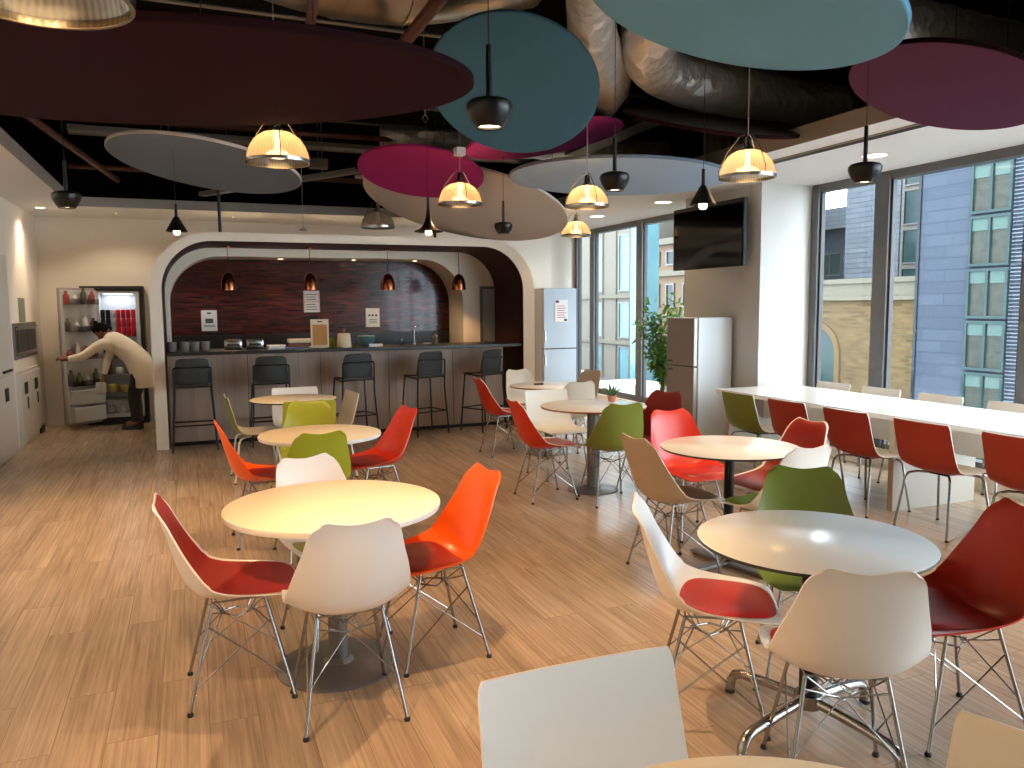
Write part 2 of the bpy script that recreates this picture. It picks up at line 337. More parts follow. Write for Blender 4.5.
# ---------------------------------------------------------------- mesh helper
class MB:
    def __init__(s):
        s.v = []; s.f = []; s.mi = []; s.cur = 0
    def mi_(s, i):
        s.cur = i; return s
    def addv(s, pts):
        b = len(s.v); s.v += [tuple(p) for p in pts]; return b
    def face(s, idx):
        s.f.append(tuple(idx)); s.mi.append(s.cur)
    def box(s, x0, x1, y0, y1, z0, z1, rot=None, about=None, bev=0.0):
        x0, x1 = min(x0, x1), max(x0, x1); y0, y1 = min(y0, y1), max(y0, y1); z0, z1 = min(z0, z1), max(z0, z1)
        if bev <= 0:
            P = [(x, y, z) for z in (z0, z1) for y in (y0, y1) for x in (x0, x1)]
            F = [(0, 2, 3, 1), (4, 5, 7, 6), (0, 1, 5, 4), (2, 6, 7, 3), (0, 4, 6, 2), (1, 3, 7, 5)]
        else:
            bm = bmesh.new(); bmesh.ops.create_cube(bm, size=1)
            for v in bm.verts:
                v.co = Vector(((x0 + x1) / 2 + v.co.x * (x1 - x0), (y0 + y1) / 2 + v.co.y * (y1 - y0), (z0 + z1) / 2 + v.co.z * (z1 - z0)))
            bmesh.ops.bevel(bm, geom=bm.edges[:], offset=bev, segments=2, affect='EDGES', profile=0.5)
            bm.verts.index_update()
            P = [tuple(v.co) for v in bm.verts]; F = [tuple(v.index for v in f.verts) for f in bm.faces]; bm.free()
        if rot is not None:
            c = Vector(about) if about is not None else Vector(((x0 + x1) / 2, (y0 + y1) / 2, (z0 + z1) / 2))
            P = [tuple(rot @ (Vector(p) - c) + c) for p in P]
        b = s.addv(P)
        for f in F: s.face([b + i for i in f])
        return s
    def tube(s, pts, r, n=8, cap=True, closed=False):
        pts = [Vector(p) for p in pts]; N = len(pts)
        rr = r if isinstance(r, (list, tuple)) else [r] * N
        rings = []; up = None
        for i, p in enumerate(pts):
            if closed: t = (pts[(i + 1) % N] - pts[i - 1]).normalized()
            elif i == 0: t = (pts[1] - p).normalized()
            elif i == N - 1: t = (p - pts[i - 1]).normalized()
            else: t = ((pts[i + 1] - p).normalized() + (p - pts[i - 1]).normalized()).normalized()
            if up is None:
                up = Vector((0, 0, 1)) if abs(t.z) < 0.9 else Vector((1, 0, 0))
            a = t.cross(up).normalized(); up = a.cross(t).normalized()
            rings.append(s.addv([p + (a * math.cos(2 * PI * k / n) + up * math.sin(2 * PI * k / n)) * rr[i] for k in range(n)]))
        for i in range(N if closed else N - 1):
            A, B = rings[i], rings[(i + 1) % N]
            for k in range(n):
                s.face([A + k, A + (k + 1) % n, B + (k + 1) % n, B + k])
        if cap and not closed:
            s.face([rings[0] + k for k in range(n)][::-1]); s.face([rings[-1] + k for k in range(n)])
        return s
    def lathe(s, prof, c=(0, 0, 0), n=32, cap0=True, cap1=True, rot=None):
        rings = []
        for r, z in prof:
            P = [Vector((r * math.cos(2 * PI * k / n), r * math.sin(2 * PI * k / n), z)) for k in range(n)]
            if rot is not None: P = [rot @ p for p in P]
            rings.append(s.addv([p + Vector(c) for p in P]))
        for A, B in zip(rings, rings[1:]):
            for k in range(n): s.face([A + k, A + (k + 1) % n, B + (k + 1) % n, B + k])
        if cap0: s.face([rings[0] + k for k in range(n)][::-1])
        if cap1: s.face([rings[-1] + k for k in range(n)])
        return s
    def strip(s, A, B, closed=False):
        a = s.addv(A); b = s.addv(B); n = len(A)
        for i in range(n if closed else n - 1):
            j = (i + 1) % n
            s.face([a + i, a + j, b + j, b + i])
        return s
    def grid(s, G):
        R, Cn = len(G), len(G[0]); b = s.addv([p for row in G for p in row])
        for i in range(R - 1):
            for j in range(Cn - 1):
                s.face([b + i * Cn + j, b + i * Cn + j + 1, b + (i + 1) * Cn + j + 1, b + (i + 1) * Cn + j])
        return s
    def mesh(s, name, mats, smooth=False, fix=True):
        me = bpy.data.meshes.new(name); me.from_pydata(s.v, [], s.f)
        if isinstance(mats, str): mats = [mats]
        for x in mats: me.materials.append(M(x))
        me.polygons.foreach_set('material_index', s.mi)
        if fix:
            bm = bmesh.new(); bm.from_mesh(me); bmesh.ops.recalc_face_normals(bm, faces=bm.faces[:]); bm.to_mesh(me); bm.free()
        if smooth:
            me.polygons.foreach_set('use_smooth', [True] * len(me.polygons))
            me.set_sharp_from_angle(angle=math.radians(38))
        me.update(); return me
    def build(s, name, mats, parent=None, smooth=False, loc=None):
        return link(name, s.mesh(name, mats, smooth), parent, loc)

def loft(b, rings, n=20):
    # rings: (centre, half width across, half depth); across is the local y axis
    P = [Vector(r_[0]) for r_ in rings]; L = []
    for i, (c, a, d) in enumerate(rings):
        t = (P[min(i + 1, len(P) - 1)] - P[max(i - 1, 0)]).normalized(); lat = Vector((0, 1, 0)); nr = t.cross(lat).normalized()
        L.append(b.addv([Vector(c) + lat * a * math.cos(2 * PI * k / n) + nr * d * math.sin(2 * PI * k / n) for k in range(n)]))
    for A, B_ in zip(L, L[1:]):
        for k in range(n): b.face([A + k, A + (k + 1) % n, B_ + (k + 1) % n, B_ + k])
    b.face([L[0] + k for k in range(n)]); b.face([L[-1] + k for k in range(n)])
    return b
def link(name, me, parent=None, loc=None):
    o = bpy.data.objects.new(name, me); COL.objects.link(o)
    if parent is not None: o.parent = parent
    if loc: o.location = loc
    return o
def tag(o, label, cat, group=None, kind=None):
    o['label'] = label; o['category'] = cat
    if group: o['group'] = group
    if kind: o['kind'] = kind
    return o
def thing(name, label, cat, loc=(0, 0, 0), rz=0, group=None):
    o = bpy.data.objects.new(name, None); COL.objects.link(o); o.location = loc; o.rotation_euler = (0, 0, rz)
    o.empty_display_size = 0.1
    return tag(o, label, cat, group)
def copy_tree(o, parent=None):
    c = o.copy(); COL.objects.link(c)
    if parent is not None: c.parent = parent
    for ch in list(o.children): copy_tree(ch, c)
    return c
def struct(o):
    o['kind'] = 'structure'; return o
def spot(x, y, z, watt, deg, rgb=(255, 196, 130), blend=0.5, size=0.04, aim=None):
    l = bpy.data.lights.new('lamp_light', 'SPOT'); l.energy = watt * LAMP; l.spot_size = math.radians(deg); l.spot_blend = blend
    l.shadow_soft_size = size; l.color = lin(rgb)[:3]
    o = bpy.data.objects.new('lamp_light', l); COL.objects.link(o); o.location = (x, y, z)
    if aim is not None:
        o.rotation_euler = (Vector(aim) - Vector((x, y, z))).to_track_quat('-Z', 'Y').to_euler()
    return o
def point(x, y, z, watt, rgb=(255, 196, 130), size=0.04):
    l = bpy.data.lights.new('lamp_light', 'POINT'); l.energy = watt * LAMP; l.shadow_soft_size = size; l.color = lin(rgb)[:3]
    o = bpy.data.objects.new('lamp_light', l); COL.objects.link(o); o.location = (x, y, z)
    return o

# ================================================================ ROOM SHELL
Y0 = -5.0
struct(MB().box(XL - 0.2, XW + 0.3, Y0 - 0.2, YB + 0.2, -0.25, 0).build('floor', 'floor_oak'))
struct(MB().box(XL - 0.2, XL, Y0, YB + 0.2, 0, ZC + .09).build('wall_left', 'plaster'))
struct(MB().box(XL, XW + 0.07, YB, YB + 0.2, 0, ZC + .09).build('wall_back', 'plaster'))
struct(MB().box(XL - 0.2, XL, Y0, YB + 0.2, ZC + .09, 3.95).build('wall_upper_left', 'black_void'))
struct(MB().box(XL, XW + 0.3, YB, YB + 0.2, ZC + .09, 3.95).build('wall_upper_back', 'black_void'))
struct(MB().box(XL - 0.2, XW + 0.3, Y0 - 0.2, Y0, 0, 4.0).build('wall_rear', 'plaster'))
# plaster ceiling border round the open black void
VX0, VX1, VY1, SOF = -1.28, 4.5, 11.1, 0.09
struct(MB().box(XL, VX0, Y0, YB, ZC, ZC + SOF).build('ceiling_left', 'ceiling_white'))
struct(MB().box(VX0, XW + 0.3, VY1, YB, ZC, ZC + SOF).build('ceiling_back', 'ceiling_white'))
struct(MB().box(VX1, XW + 0.3, Y0, VY1, ZC, ZC + SOF).build('ceiling_right', 'ceiling_white'))
struct(MB().box(XL - 0.2, XW + 0.5, Y0 - 0.2, YB + 0.2, 3.95, 4.1).build('ceiling', 'black_void'))
# metal edge trims of the void
f = MB(); f.box(VX1 - 0.012, VX1, Y0, VY1, ZC - 0.004, ZC + SOF + 0.04)
struct(f.build('trim_1', 'fascia_grey'))
f = MB(); f.box(VX0, VX0 + 0.012, Y0, VY1, ZC - 0.004, ZC + SOF + 0.03)
struct(f.build('trim_2', 'fascia_grey'))
f = MB(); f.box(VX0, VX1, VY1 - 0.012, VY1, ZC - 0.004, ZC + SOF + 0.02)
struct(f.build('trim_3', 'fascia_grey'))
# plenum wall with beige panels above the right border
f = MB(); f.box(XW - 0.05, XW + 0.3, Y0, YB, ZC + SOF, 3.95)
pw = struct(f.build('wall_upper_right', 'black_void'))
for k in range(9):
    y = 3.2 + k * 0.62
    g = MB(); g.box(XW - 0.09, XW - 0.05, y, y + 0.52, ZC + 0.12, 3.75)
    for j in range(5): g.box(XW - 0.105, XW - 0.09, y + 0.04 + j * 0.1, y + 0.075 + j * 0.1, ZC + 0.12, 3.75)
    g.build('panel', 'panel_beige', pw)
# baseboards
struct(MB().box(XL, -0.42, YB - 0.015, YB, 0, 0.09).build('baseboard_back', 'plaster'))
struct(MB().box(XL, XL + 0.015, Y0, 9.24, 0, 0.09).build('baseboard_left', 'plaster'))

# pillar by the windows
f = MB(); f.box(5.55, XW + 0.08, 6.82, 8.2, 0, ZC + 0.02)
struct(f.build('wall_pillar', 'pillar_paint'))

# ---- windows on the right: frames + glass
HEAD = ZC - 0.03
def window(idx, ya, yb, mull, sill):
    w = MB(); fw = 0.075
    w.box(XW, XW + 0.12, ya, yb, HEAD - 0.05, HEAD + 0.03)
    w.box(XW, XW + 0.12, ya, yb, sill, sill + 0.09)
    for y, half in mull:
        w.box(XW - 0.015, XW + 0.075, y - half, y + half, sill, HEAD)
        w.mi_(1); w.box(XW + 0.01, XW + 0.06, y + half, y + half + 0.025, sill + 0.09, HEAD - 0.05)
        w.box(XW + 0.01, XW + 0.06, y - half - 0.025, y - half, sill + 0.09, HEAD - 0.05); w.mi_(0)
    o = struct(w.build('window_%d' % idx, ['frame_grey', 'frame_dark']))
    ys = [m_[0] for m_ in mull]
    for a, b in zip(ys, ys[1:]):
        MB().box(XW + 0.030, XW + 0.038, a + 0.03, b - 0.03, sill + 0.05, HEAD - 0.03).build('pane', 'window_glass', o)
    return o
window(1, 8.2, YB, [(12.45, 0.06), (11.85, 0.075), (10.35, 0.085), (8.22, 0.06)], 0.14)
window(2, Y0, 6.82, [(6.765, 0.05), (5.88, 0.085), (4.36, 0.085), (2.7, 0.085), (1.0, 0.085), (-0.7, 0.085), (-2.4, 0.085), (-4.9, 0.085)], 0.14)
s = MB(); s.box(XW - 0.06, XW + 0.2, 8.2, YB, 0, 0.14); s.box(XW - 0.06, XW + 0.2, Y0, 6.82, 0, 0.14)
struct(s.build('wall_sill', 'plaster'))
struct(MB().box(XW, XW + 0.25, Y0, YB, HEAD + 0.03, ZC).build('wall_head', 'frame_grey'))
# linear air grille in the ceiling border
g = thing('ceiling_grille', 'long slim linear air grille in the white ceiling border beside the windows', 'vent', (4.83, 3.4, ZC))
MB().box(-0.05, 0.05, -4, 4.0, -0.012, 0.0).build('frame', 'fascia_grey', g)
for dx in (-0.025, 0.0, 0.025): MB().box(dx - 0.006, dx + 0.006, -3.95, 3.95, -0.018, -0.008).build('slot', 'frame_dark', g)

# ================================================================ ARCH / BAR NICHE
def arch_path(x0, x1, z1, r, n=14):
    p = [(x0, 0.0)]
    for k in range(n + 1):
        a = PI - k * PI / 2 / n; p.append((x0 + r + r * math.cos(a), z1 - r + r * math.sin(a)))
    for k in range(n + 1):
        a = PI / 2 - k * PI / 2 / n; p.append((x1 - r + r * math.cos(a), z1 - r + r * math.sin(a)))
    p.append((x1, 0.0)); return p
YA, YA1, YR = 9.75, 10.82, 11.5
outp = arch_path(-0.42, 4.25, 2.46, 0.68); inp = arch_path(-0.29, 4.09, 2.36, 0.56)
def lift(p, y): return [(x, y, z) for x, z in p]
f = MB()
f.strip(lift(outp, YA), lift(inp, YA)); f.strip(lift(outp, YA), lift(outp, YR + 0.05)); f.strip(lift(inp, YA), lift(inp, YA + 0.012))
f.strip(lift(outp, YR + 0.05), lift(inp, YR + 0.05))
arch = struct(f.build('wall_arch', 'arch_white', smooth=True))
f = MB(); lp = arch_path(-0.285, 4.085, 2.355, 0.555)
f.strip(lift(lp, YA + 0.012), lift(lp, YA1))
f.strip(lift(lp, YA + 0.012), lift(inp, YA + 0.012))
f.build('lining', 'lining_maroon', arch, smooth=True)
in2 = arch_path(-0.245, 3.61, 2.25, 0.60); in2o = arch_path(-0.29, 4.09, 2.36, 0.56)
f = MB(); f.strip(lift(in2o, YA1), lift(in2, YA1)); f.strip(lift(in2, YA1), lift(in2, YR)); 
f.build('inner_arch', 'arch_white', arch, smooth=True)
f = MB(); f.box(-0.3, 3.66, YR, YR + 0.03, 0, 2.3)
f.build('glass_backsplash', 'red_glass', arch)
f = MB(); f.box(-0.24, 3.6, YR - 0.03, YR - 0.001, 0.9, 1.235)
f.build('splash_panel', 'worktop_black', arch)
# narrow grey door in the white return of the niche
d = MB(); d.box(3.86, 3.90, YA1 - 0.02, YA1 + 0.0, 0, 1.88).box(3.90, 4.083, YA1 - 0.02, YA1, 1.84, 1.88)
dr = struct(d.build('door_1', 'frame_grey'))
MB().box(3.90, 4.083, YA1 - 0.01, YA1 + 0.0, 0, 1.84).build('panel', 'appliance_silver', dr)
MB().box(3.93, 3.945, YA1 - 0.03, YA1 - 0.01, 0.95, 1.1).build('handle', 'chrome', dr)

# bar counter
c = thing('bar_counter', 'long bar counter with grey-brown wood front and black top under the arch', 'bar counter', (0, 0, 0))
f = MB(); f.box(-0.27, 3.86, 9.92, 9.97, 0.05, 1.06); f.box(3.80, 3.86, 9.97, 10.45, 0.05, 1.06)
f.build('front_panel', 'bar_wood', c)
f = MB(); f.box(-0.27, 3.8, 9.96, 10.0, 0.0, 0.05); f.build('plinth', 'black_metal', c)
f = MB(); f.box(-0.275, 4.07, 9.80, 10.5, 1.06, 1.10, bev=0.004); f.build('worktop', 'worktop_black', c)
for x in (0.6, 1.45, 2.3, 3.15):
    MB().box(x, x + 0.006, 9.914, 9.922, 0.05, 1.06).build('joint_strip', 'frame_dark', c)
c = thing('back_counter', 'black-topped low back counter along the red glass wall behind the bar', 'counter', (0, 0, 0))
MB().box(-0.22, 3.58, 11.02, 11.47, 0.05, 0.88).build('cabinet', 'cabinet_beige', c)
MB().box(-0.23, 3.59, 10.98, 11.468, 0.88, 0.92, bev=0.004).build('worktop', 'worktop_black', c)
for k in range(6):
    x = -0.2 + k * 0.63
    d = MB().box(x, x + 0.6, 11.0, 11.02, 0.1, 0.85).build('door', 'cabinet_beige', c)
    MB().box(x + 0.25, x + 0.35, 10.98, 11.0, 0.78, 0.79).build('handle', 'chrome', d)
# suspension rods of the arch
for x, y, lab in ((0.36, 9.95, 'short black rod holding up the arch above its left half'), (2.95, 9.95, 'short black rod holding up the arch above its right half')):
    tag(MB().tube([(x, y, 2.46), (x, y, 3.95)], 0.018, 8).build('suspension_rod', 'black_metal'), lab, 'rod', 'rods over the arch')

# posters on the red glass
def poster(x0, x1, z0, z1, lab, kind):
    p = thing('poster', lab, 'poster', ((x0 + x1) / 2, YR - 0.004, z0))
    w, h = (x1 - x0) / 2, z1 - z0
    MB().box(-w, w, -0.002, 0.002, 0, h).build('sheet', 'paper', p)
    g = MB()
    if kind == 'photo':
        g.box(-w * .5, w * .5, -0.004, -0.002, h * .38, h * .60)
        g.box(-w * .25, w * .25, -0.004, -0.002, h * .82, h * .90)
        for k in range(2): g.box(-w * .7, w * .7, -0.004, -0.002, h * (.2 + .07 * k), h * (.23 + .07 * k))
        g.build('print', 'ink', p)
    elif kind == 'text':
        for k in range(7):
            if k != 3: g.box(-w * .75, w * (.7 - .1 * (k % 3)), -0.004, -0.002, h * (.12 + .115 * k), h * (.15 + .115 * k))
        g.build('print', 'ink', p)
        r = MB(); r.box(-w * .85, w * .85, -0.004, -0.002, h * .48, h * .50)
        for s_ in (-1, 1): r.box(s_ * w * .9 - .003, s_ * w * .9 + .003, -0.004, -0.002, h * .05, h * .95)
        r.build('red_rule', 'ink_red', p)
    else:
        for k in (-1, 0, 1): g.lathe([(0.016, -0.004), (0.016, -0.002)], n=12, rot=Matrix.Rotation(PI / 2, 3, 'X'), c=(k * w * .5, -0.006, h * .62))
        for k in range(3): g.box(-w * .6, w * .6, -0.004, -0.002, h * (.2 + .09 * k), h * (.23 + .09 * k))
        g.build('print', 'ink', p)
poster(0.13, 0.33, 1.29, 1.57, 'white notice with a dark photo on the red glass, left of the bar', 'photo')
poster(1.48, 1.70, 1.53, 1.83, 'white notice with red lines high on the red glass, under a copper lamp', 'text')
poster(2.35, 2.55, 1.31, 1.58, 'white notice with three round marks on the red glass', 'dots')

# small things on the bar
CT = 1.10
for k, x in enumerate((-0.22, -0.08, 0.03, 0.145)):
    b = MB(); b.lathe([(0.042, 0), (0.05, 0.02), (0.056, 0.11), (0.052, 0.11), (0.046, 0.012)], n=20, cap1=True)
    o = b.build('tumbler_tub', 'cup_grey', None, True, (x, 10.05, CT))
    tag(o, ['translucent grey tub at the far left end of the bar, against the arch', 'translucent grey tub on the bar, second from the arch leg',
            'translucent grey tub on the bar, third from the arch leg', 'translucent grey tub on the bar, last one before the toasters'][k], 'tub', 'grey tubs on the bar')
def toaster(x, lab):
    t = thing('toaster', lab, 'toaster', (x, 10.06, CT), 0, 'toasters on the bar')
    MB().box(-0.10, 0.10, -0.08, 0.08, 0.012, 0.125, bev=0.015).build('body', 'chrome', t, True)
    MB().box(-0.095, 0.095, -0.075, 0.075, 0.0, 0.014).build('base', 'plug_black', t)
    for s_ in (-1, 1): MB().box(-0.075, 0.075, s_ * 0.03 - 0.012, s_ * 0.03 + 0.012, 0.124, 0.127).build('slot', 'plug_black', t)
    MB().box(-0.07, 0.07, -0.084, -0.079, 0.05, 0.075).build('front_band', 'plug_black', t)
    MB().box(0.10, 0.115, -0.015, 0.015, 0.07, 0.085).build('lever', 'plug_black', t)
toaster(0.455, 'shiny silver toaster on the bar beside the grey tubs')
toaster(0.70, 'shiny silver toaster on the bar beside the stack of papers')
p = MB()
for k in range(4):
    p.box(-0.10 + 0.004 * k, 0.10 + 0.003 * k, -0.07, 0.07, 0.012 * k, 0.012 * k + 0.011, rot=Matrix.Rotation(0.05 * k, 3, 'Z'))
tag(p.build('paper_stack', 'paper', None, False, (0.94, 10.06, CT)), 'low stack of white papers on the bar beside the toasters', 'papers')
p = MB(); p.box(-0.12, 0.12, -0.05, 0.05, 0, 0.018, bev=0.003)
tag(p.build('folded_cloth', 'food_blue', None, False, (1.17, 9.95, CT)), 'folded blue cloth on the front edge of the bar', 'cloth')
t = thing('cake_box', 'brown box with a cream lid on the bar, left of the framed cork board', 'box', (1.25, 10.18, CT))
MB().box(-0.13, 0.13, -0.09, 0.09, 0, 0.07).build('body', 'box_brown', t)
MB().box(-0.145, 0.145, -0.10, 0.10, 0.065, 0.11, bev=0.008).build('lid', 'box_cream', t)
t = thing('cork_board', 'upright cork board in a pale frame leaning on the bar', 'board', (1.48, 10.08, CT))
R = Matrix.Rotation(-0.12, 3, 'X')
b = MB(); b.box(-0.11, -0.088, -0.01, 0.012, 0.0, 0.35).box(0.088, 0.11, -0.01, 0.012, 0, 0.35).box(-0.088, 0.088, -0.01, 0.012, 0, 0.03).box(-0.088, 0.088, -0.01, 0.012, 0.285, 0.35)
b.build('frame', 'box_cream', t)
MB().box(-0.088, 0.088, -0.004, 0.01, 0.03, 0.285).build('cork', 'cork', t)
MB().box(-0.03, 0.03, -0.014, -0.009, 0.315, 0.328).build('clip', 'plug_black', t)
MB().box(-0.14, 0.10, -0.06, 0.06, -0.0, 0.02, bev=0.003).build('base', 'box_cream', t)
tag(MB().box(-0.028, 0.028, -0.03, 0.03, 0, 0.12, bev=0.008).build('tea_packet', 'pack_green', None, True, (1.645, 10.15, CT)), 'small green packet on the bar between cork board and cream canister', 'packet')
t = thing('canister', 'cream canister with a small topknot on the bar', 'canister', (1.765, 10.0, CT))
MB().lathe([(0.088, 0), (0.088, 0.01), (0.076, 0.165), (0.07, 0.172)], n=28).build('body', 'box_cream', t, True)
MB().lathe([(0.016, 0.17), (0.012, 0.2), (0.018, 0.225), (0.006, 0.24)], n=14).build('knob', 'skin', t, True)
t = thing('dish_bowl', 'teal bowl with folded cloth on the bar right of the canister', 'bowl', (2.08, 10.2, CT))
MB().lathe([(0.06, 0), (0.07, 0.01), (0.115, 0.10), (0.118, 0.12), (0.10, 0.135), (0.03, 0.14)], n=28).build('body', 'bowl_teal', t, True)
t = thing('table_sign', 'small white folded card on the bar in front of the teal bowl', 'card', (2.14, 9.9, CT))
MB().box(-0.085, 0.085, -0.01, 0.0, 0, 0.04, rot=Matrix.Rotation(-0.5, 3, 'X')).build('card', 'paper', t)
def bottle(x, y, z, h, r, matn, lab, nm='soap_bottle'):
    t = thing(nm, lab, nm.split('_')[-1], (x, y, z))
    MB().lathe([(r * .9, 0), (r, 0.01), (r, h * .62), (r * .45, h * .74), (r * .4, h * .84)], n=20).build('body', matn, t, True)
    MB().lathe([(r * .5, h * .84), (r * .5, h), (r * .2, h * 1.0)], n=14).build('cap', 'seal_dark', t, True)
bottle(2.55, 10.2, CT, 0.13, 0.027, 'clear_plastic', 'small clear bottle on the bar left of the chrome tap')
bottle(3.0, 10.2, CT, 0.17, 0.038, 'jar_glass', 'dark glass jar on the bar at the right of the tap', 'glass_jar')
tag(MB().lathe([(0.03, 0), (0.055, 0.012), (0.06, 0.022), (0.05, 0.018)], n=24).build('saucer', 'box_cream', None, True, (2.87, 10.12, CT)), 'small cream saucer on the bar between tap and jar', 'saucer')
t = thing('kitchen_tap', 'tall thin chrome tap with a curved spout on the bar', 'tap', (2.73, 10.25, CT))
MB().tube([(0, 0, 0), (0, 0, 0.15), (0.0, 0.0, 0.2), (0.02, 0, 0.235), (0.055, 0, 0.245), (0.085, 0, 0.235), (0.1, 0, 0.2)], 0.009, 10).build('spout', 'chrome', t, True)
MB().lathe([(0.022, 0), (0.02, 0.02)], n=16).build('base', 'chrome', t, True)
MB().tube([(0.01, 0, 0.03), (0.06, 0, 0.05)], 0.006, 8).build('lever', 'chrome', t, True)

# ================================================================ COPPER PENDANTS AND DOWNLIGHTS OF THE NICHE
def copper(x, lab):
    t = thing('copper_pendant', lab, 'pendant lamp', (x, 10.4, 0), 0, 'copper pendants over the bar')
    MB().lathe([(0.05, 2.33), (0.05, 2.352)], n=20).build('canopy', 'copper', t, True)
    MB().tube([(0, 0, 2.02), (0, 0, 2.34)], 0.004, 6).build('cord', 'cable', t, True)
    pr = [(0.015, 2.035), (0.035, 2.025), (0.06, 2.0), (0.082, 1.95), (0.092, 1.89), (0.095, 1.82), (0.092, 1.82), (0.088, 1.89), (0.078, 1.945), (0.056, 1.992), (0.02, 2.015)]
    MB().lathe(pr, n=32, cap0=True, cap1=False).build('lamp_shade', 'copper', t, True)
    MB().lathe([(0.004, 1.87), (0.022, 1.88), (0.03, 1.905), (0.02, 1.94), (0.01, 1.96)], n=16).build('bulb', 'bulb_warm', t, True)
    spot(x, 10.4, 1.85, 9, 110)
for x, lab in ((0.45, 'copper dome pendant over the bar, nearest the left arch leg'), (1.43, 'copper dome pendant over the notice with red lines'),
               (2.43, 'copper dome pendant over the bar above the three-dot notice'), (3.41, 'copper dome pendant in front of the white niche wall')):
    copper(x, lab)
def downlight(x, y, z, lab, r=0.045, watt=20, deg=90, grp=None, matn='bulb_spot', rgb=(255, 220, 170)):
    t = thing('recessed_downlight', lab, 'downlight', (x, y, z), 0, grp)
    MB().lathe([(r, -0.001), (r * 1.25, -0.001), (r * 1.25, -0.008), (r, -0.008)], n=24, cap0=False, cap1=False).build('trim_ring', 'ceiling_white', t, True)
    MB().lathe([(r, -0.006), (r * .5, -0.004)], n=24).build('diffuser', matn, t, True)
    if watt: spot(x, y, z - 0.02, watt, deg, rgb, 0.6, 0.03)
for x, lab in ((0.2, 'tiny round downlight in the niche ceiling, the one nearest the left arch leg'), (1.15, 'tiny round downlight in the niche ceiling between the two left copper lamps'),
               (2.13, 'tiny round downlight in the niche ceiling between the second and third copper lamps'), (3.0, 'tiny round downlight in the niche ceiling beside the curved right end')):
    downlight(x, 11.15, 2.25, lab, 0.035, 8, 100, 'niche downlights')
for x, y, lab in ((5.38, 10.12, 'round downlight in the white ceiling border over the far windows'), (5.43, 8.5, 'round downlight in the white ceiling border beside the television'),
                  (5.45, 5.26, 'round downlight in the white ceiling border above the long table')):
    downlight(x, y, ZC, lab, 0.10, 22, 120, 'border downlights', 'lamp_panel')
downlight(-1.66, 11.4, ZC, 'round downlight in the ceiling border by the left wall', 0.05, 9, 130, None, 'bulb_spot', (255, 232, 204))
for x, lab in ((-0.85, 'tiny added fill light in the ceiling border over the open fridge'), (0.6, 'tiny added fill light in the back ceiling border, first one above the arch'), (2.0, 'tiny added fill light in the back ceiling border above the middle of the arch'),
               (3.4, 'tiny added fill light in the back ceiling border hidden by the beige disc'), (4.8, 'tiny added fill light in the back ceiling border right of the arch')):
    downlight(x, 11.75, ZC, lab, 0.013, 10, 140, 'back border downlights', 'bulb_spot', (255, 232, 204))  # added lamps that brighten the wall above the arch and the fridge corner
for y, lab in ((6.0, 'added fill light in the left ceiling border beyond the picture edge'), (3.0, 'added fill light in the left ceiling border level with the nearest tables'), (0.0, 'added fill light in the left ceiling border beside the camera')):
    downlight(-1.6, y, ZC, lab, 0.05, 26, 130, 'added fill lights in the left border', 'bulb_spot', (255, 226, 190))  # added off-frame lamps, lift the near chairs and the left floor
for y, lab in ((2.0, 'added fill light in the white ceiling border near the picture edge, right of the purple disc'), (-1.2, 'added fill light in the white ceiling border behind the camera')):
    downlight(5.45, y, ZC, lab, 0.10, 30, 130, 'border downlights', 'lamp_panel', (255, 240, 224))  # added off-frame lamps to brighten the chrome-legged table and the pillar
spot(-1.66, 11.4, ZC - 0.05, 14, 60, (255, 225, 190), 0.3, 0.02, aim=(-1.95, 11.2, 0.9))

# ================================================================ CHAIRS
def profile(key, n):
    """smooth a polyline of control points with Catmull-Rom; key: list of tuples"""
    out = []; N = len(key) - 1
    for i in range(n + 1):
        t = i / n * N; k = min(int(t), N - 1); u = t - k
        P = [key[max(0, k - 1)], key[k], key[min(N, k + 1)], key[min(N, k + 2)]]
        out.append(tuple(0.5 * ((2 * b) + (-a + c) * u + (2 * a - 5 * b + 4 * c - d) * u * u + (-a + 3 * b - 3 * c + d) * u ** 3) for a, b, c, d in zip(*P)))
    return out
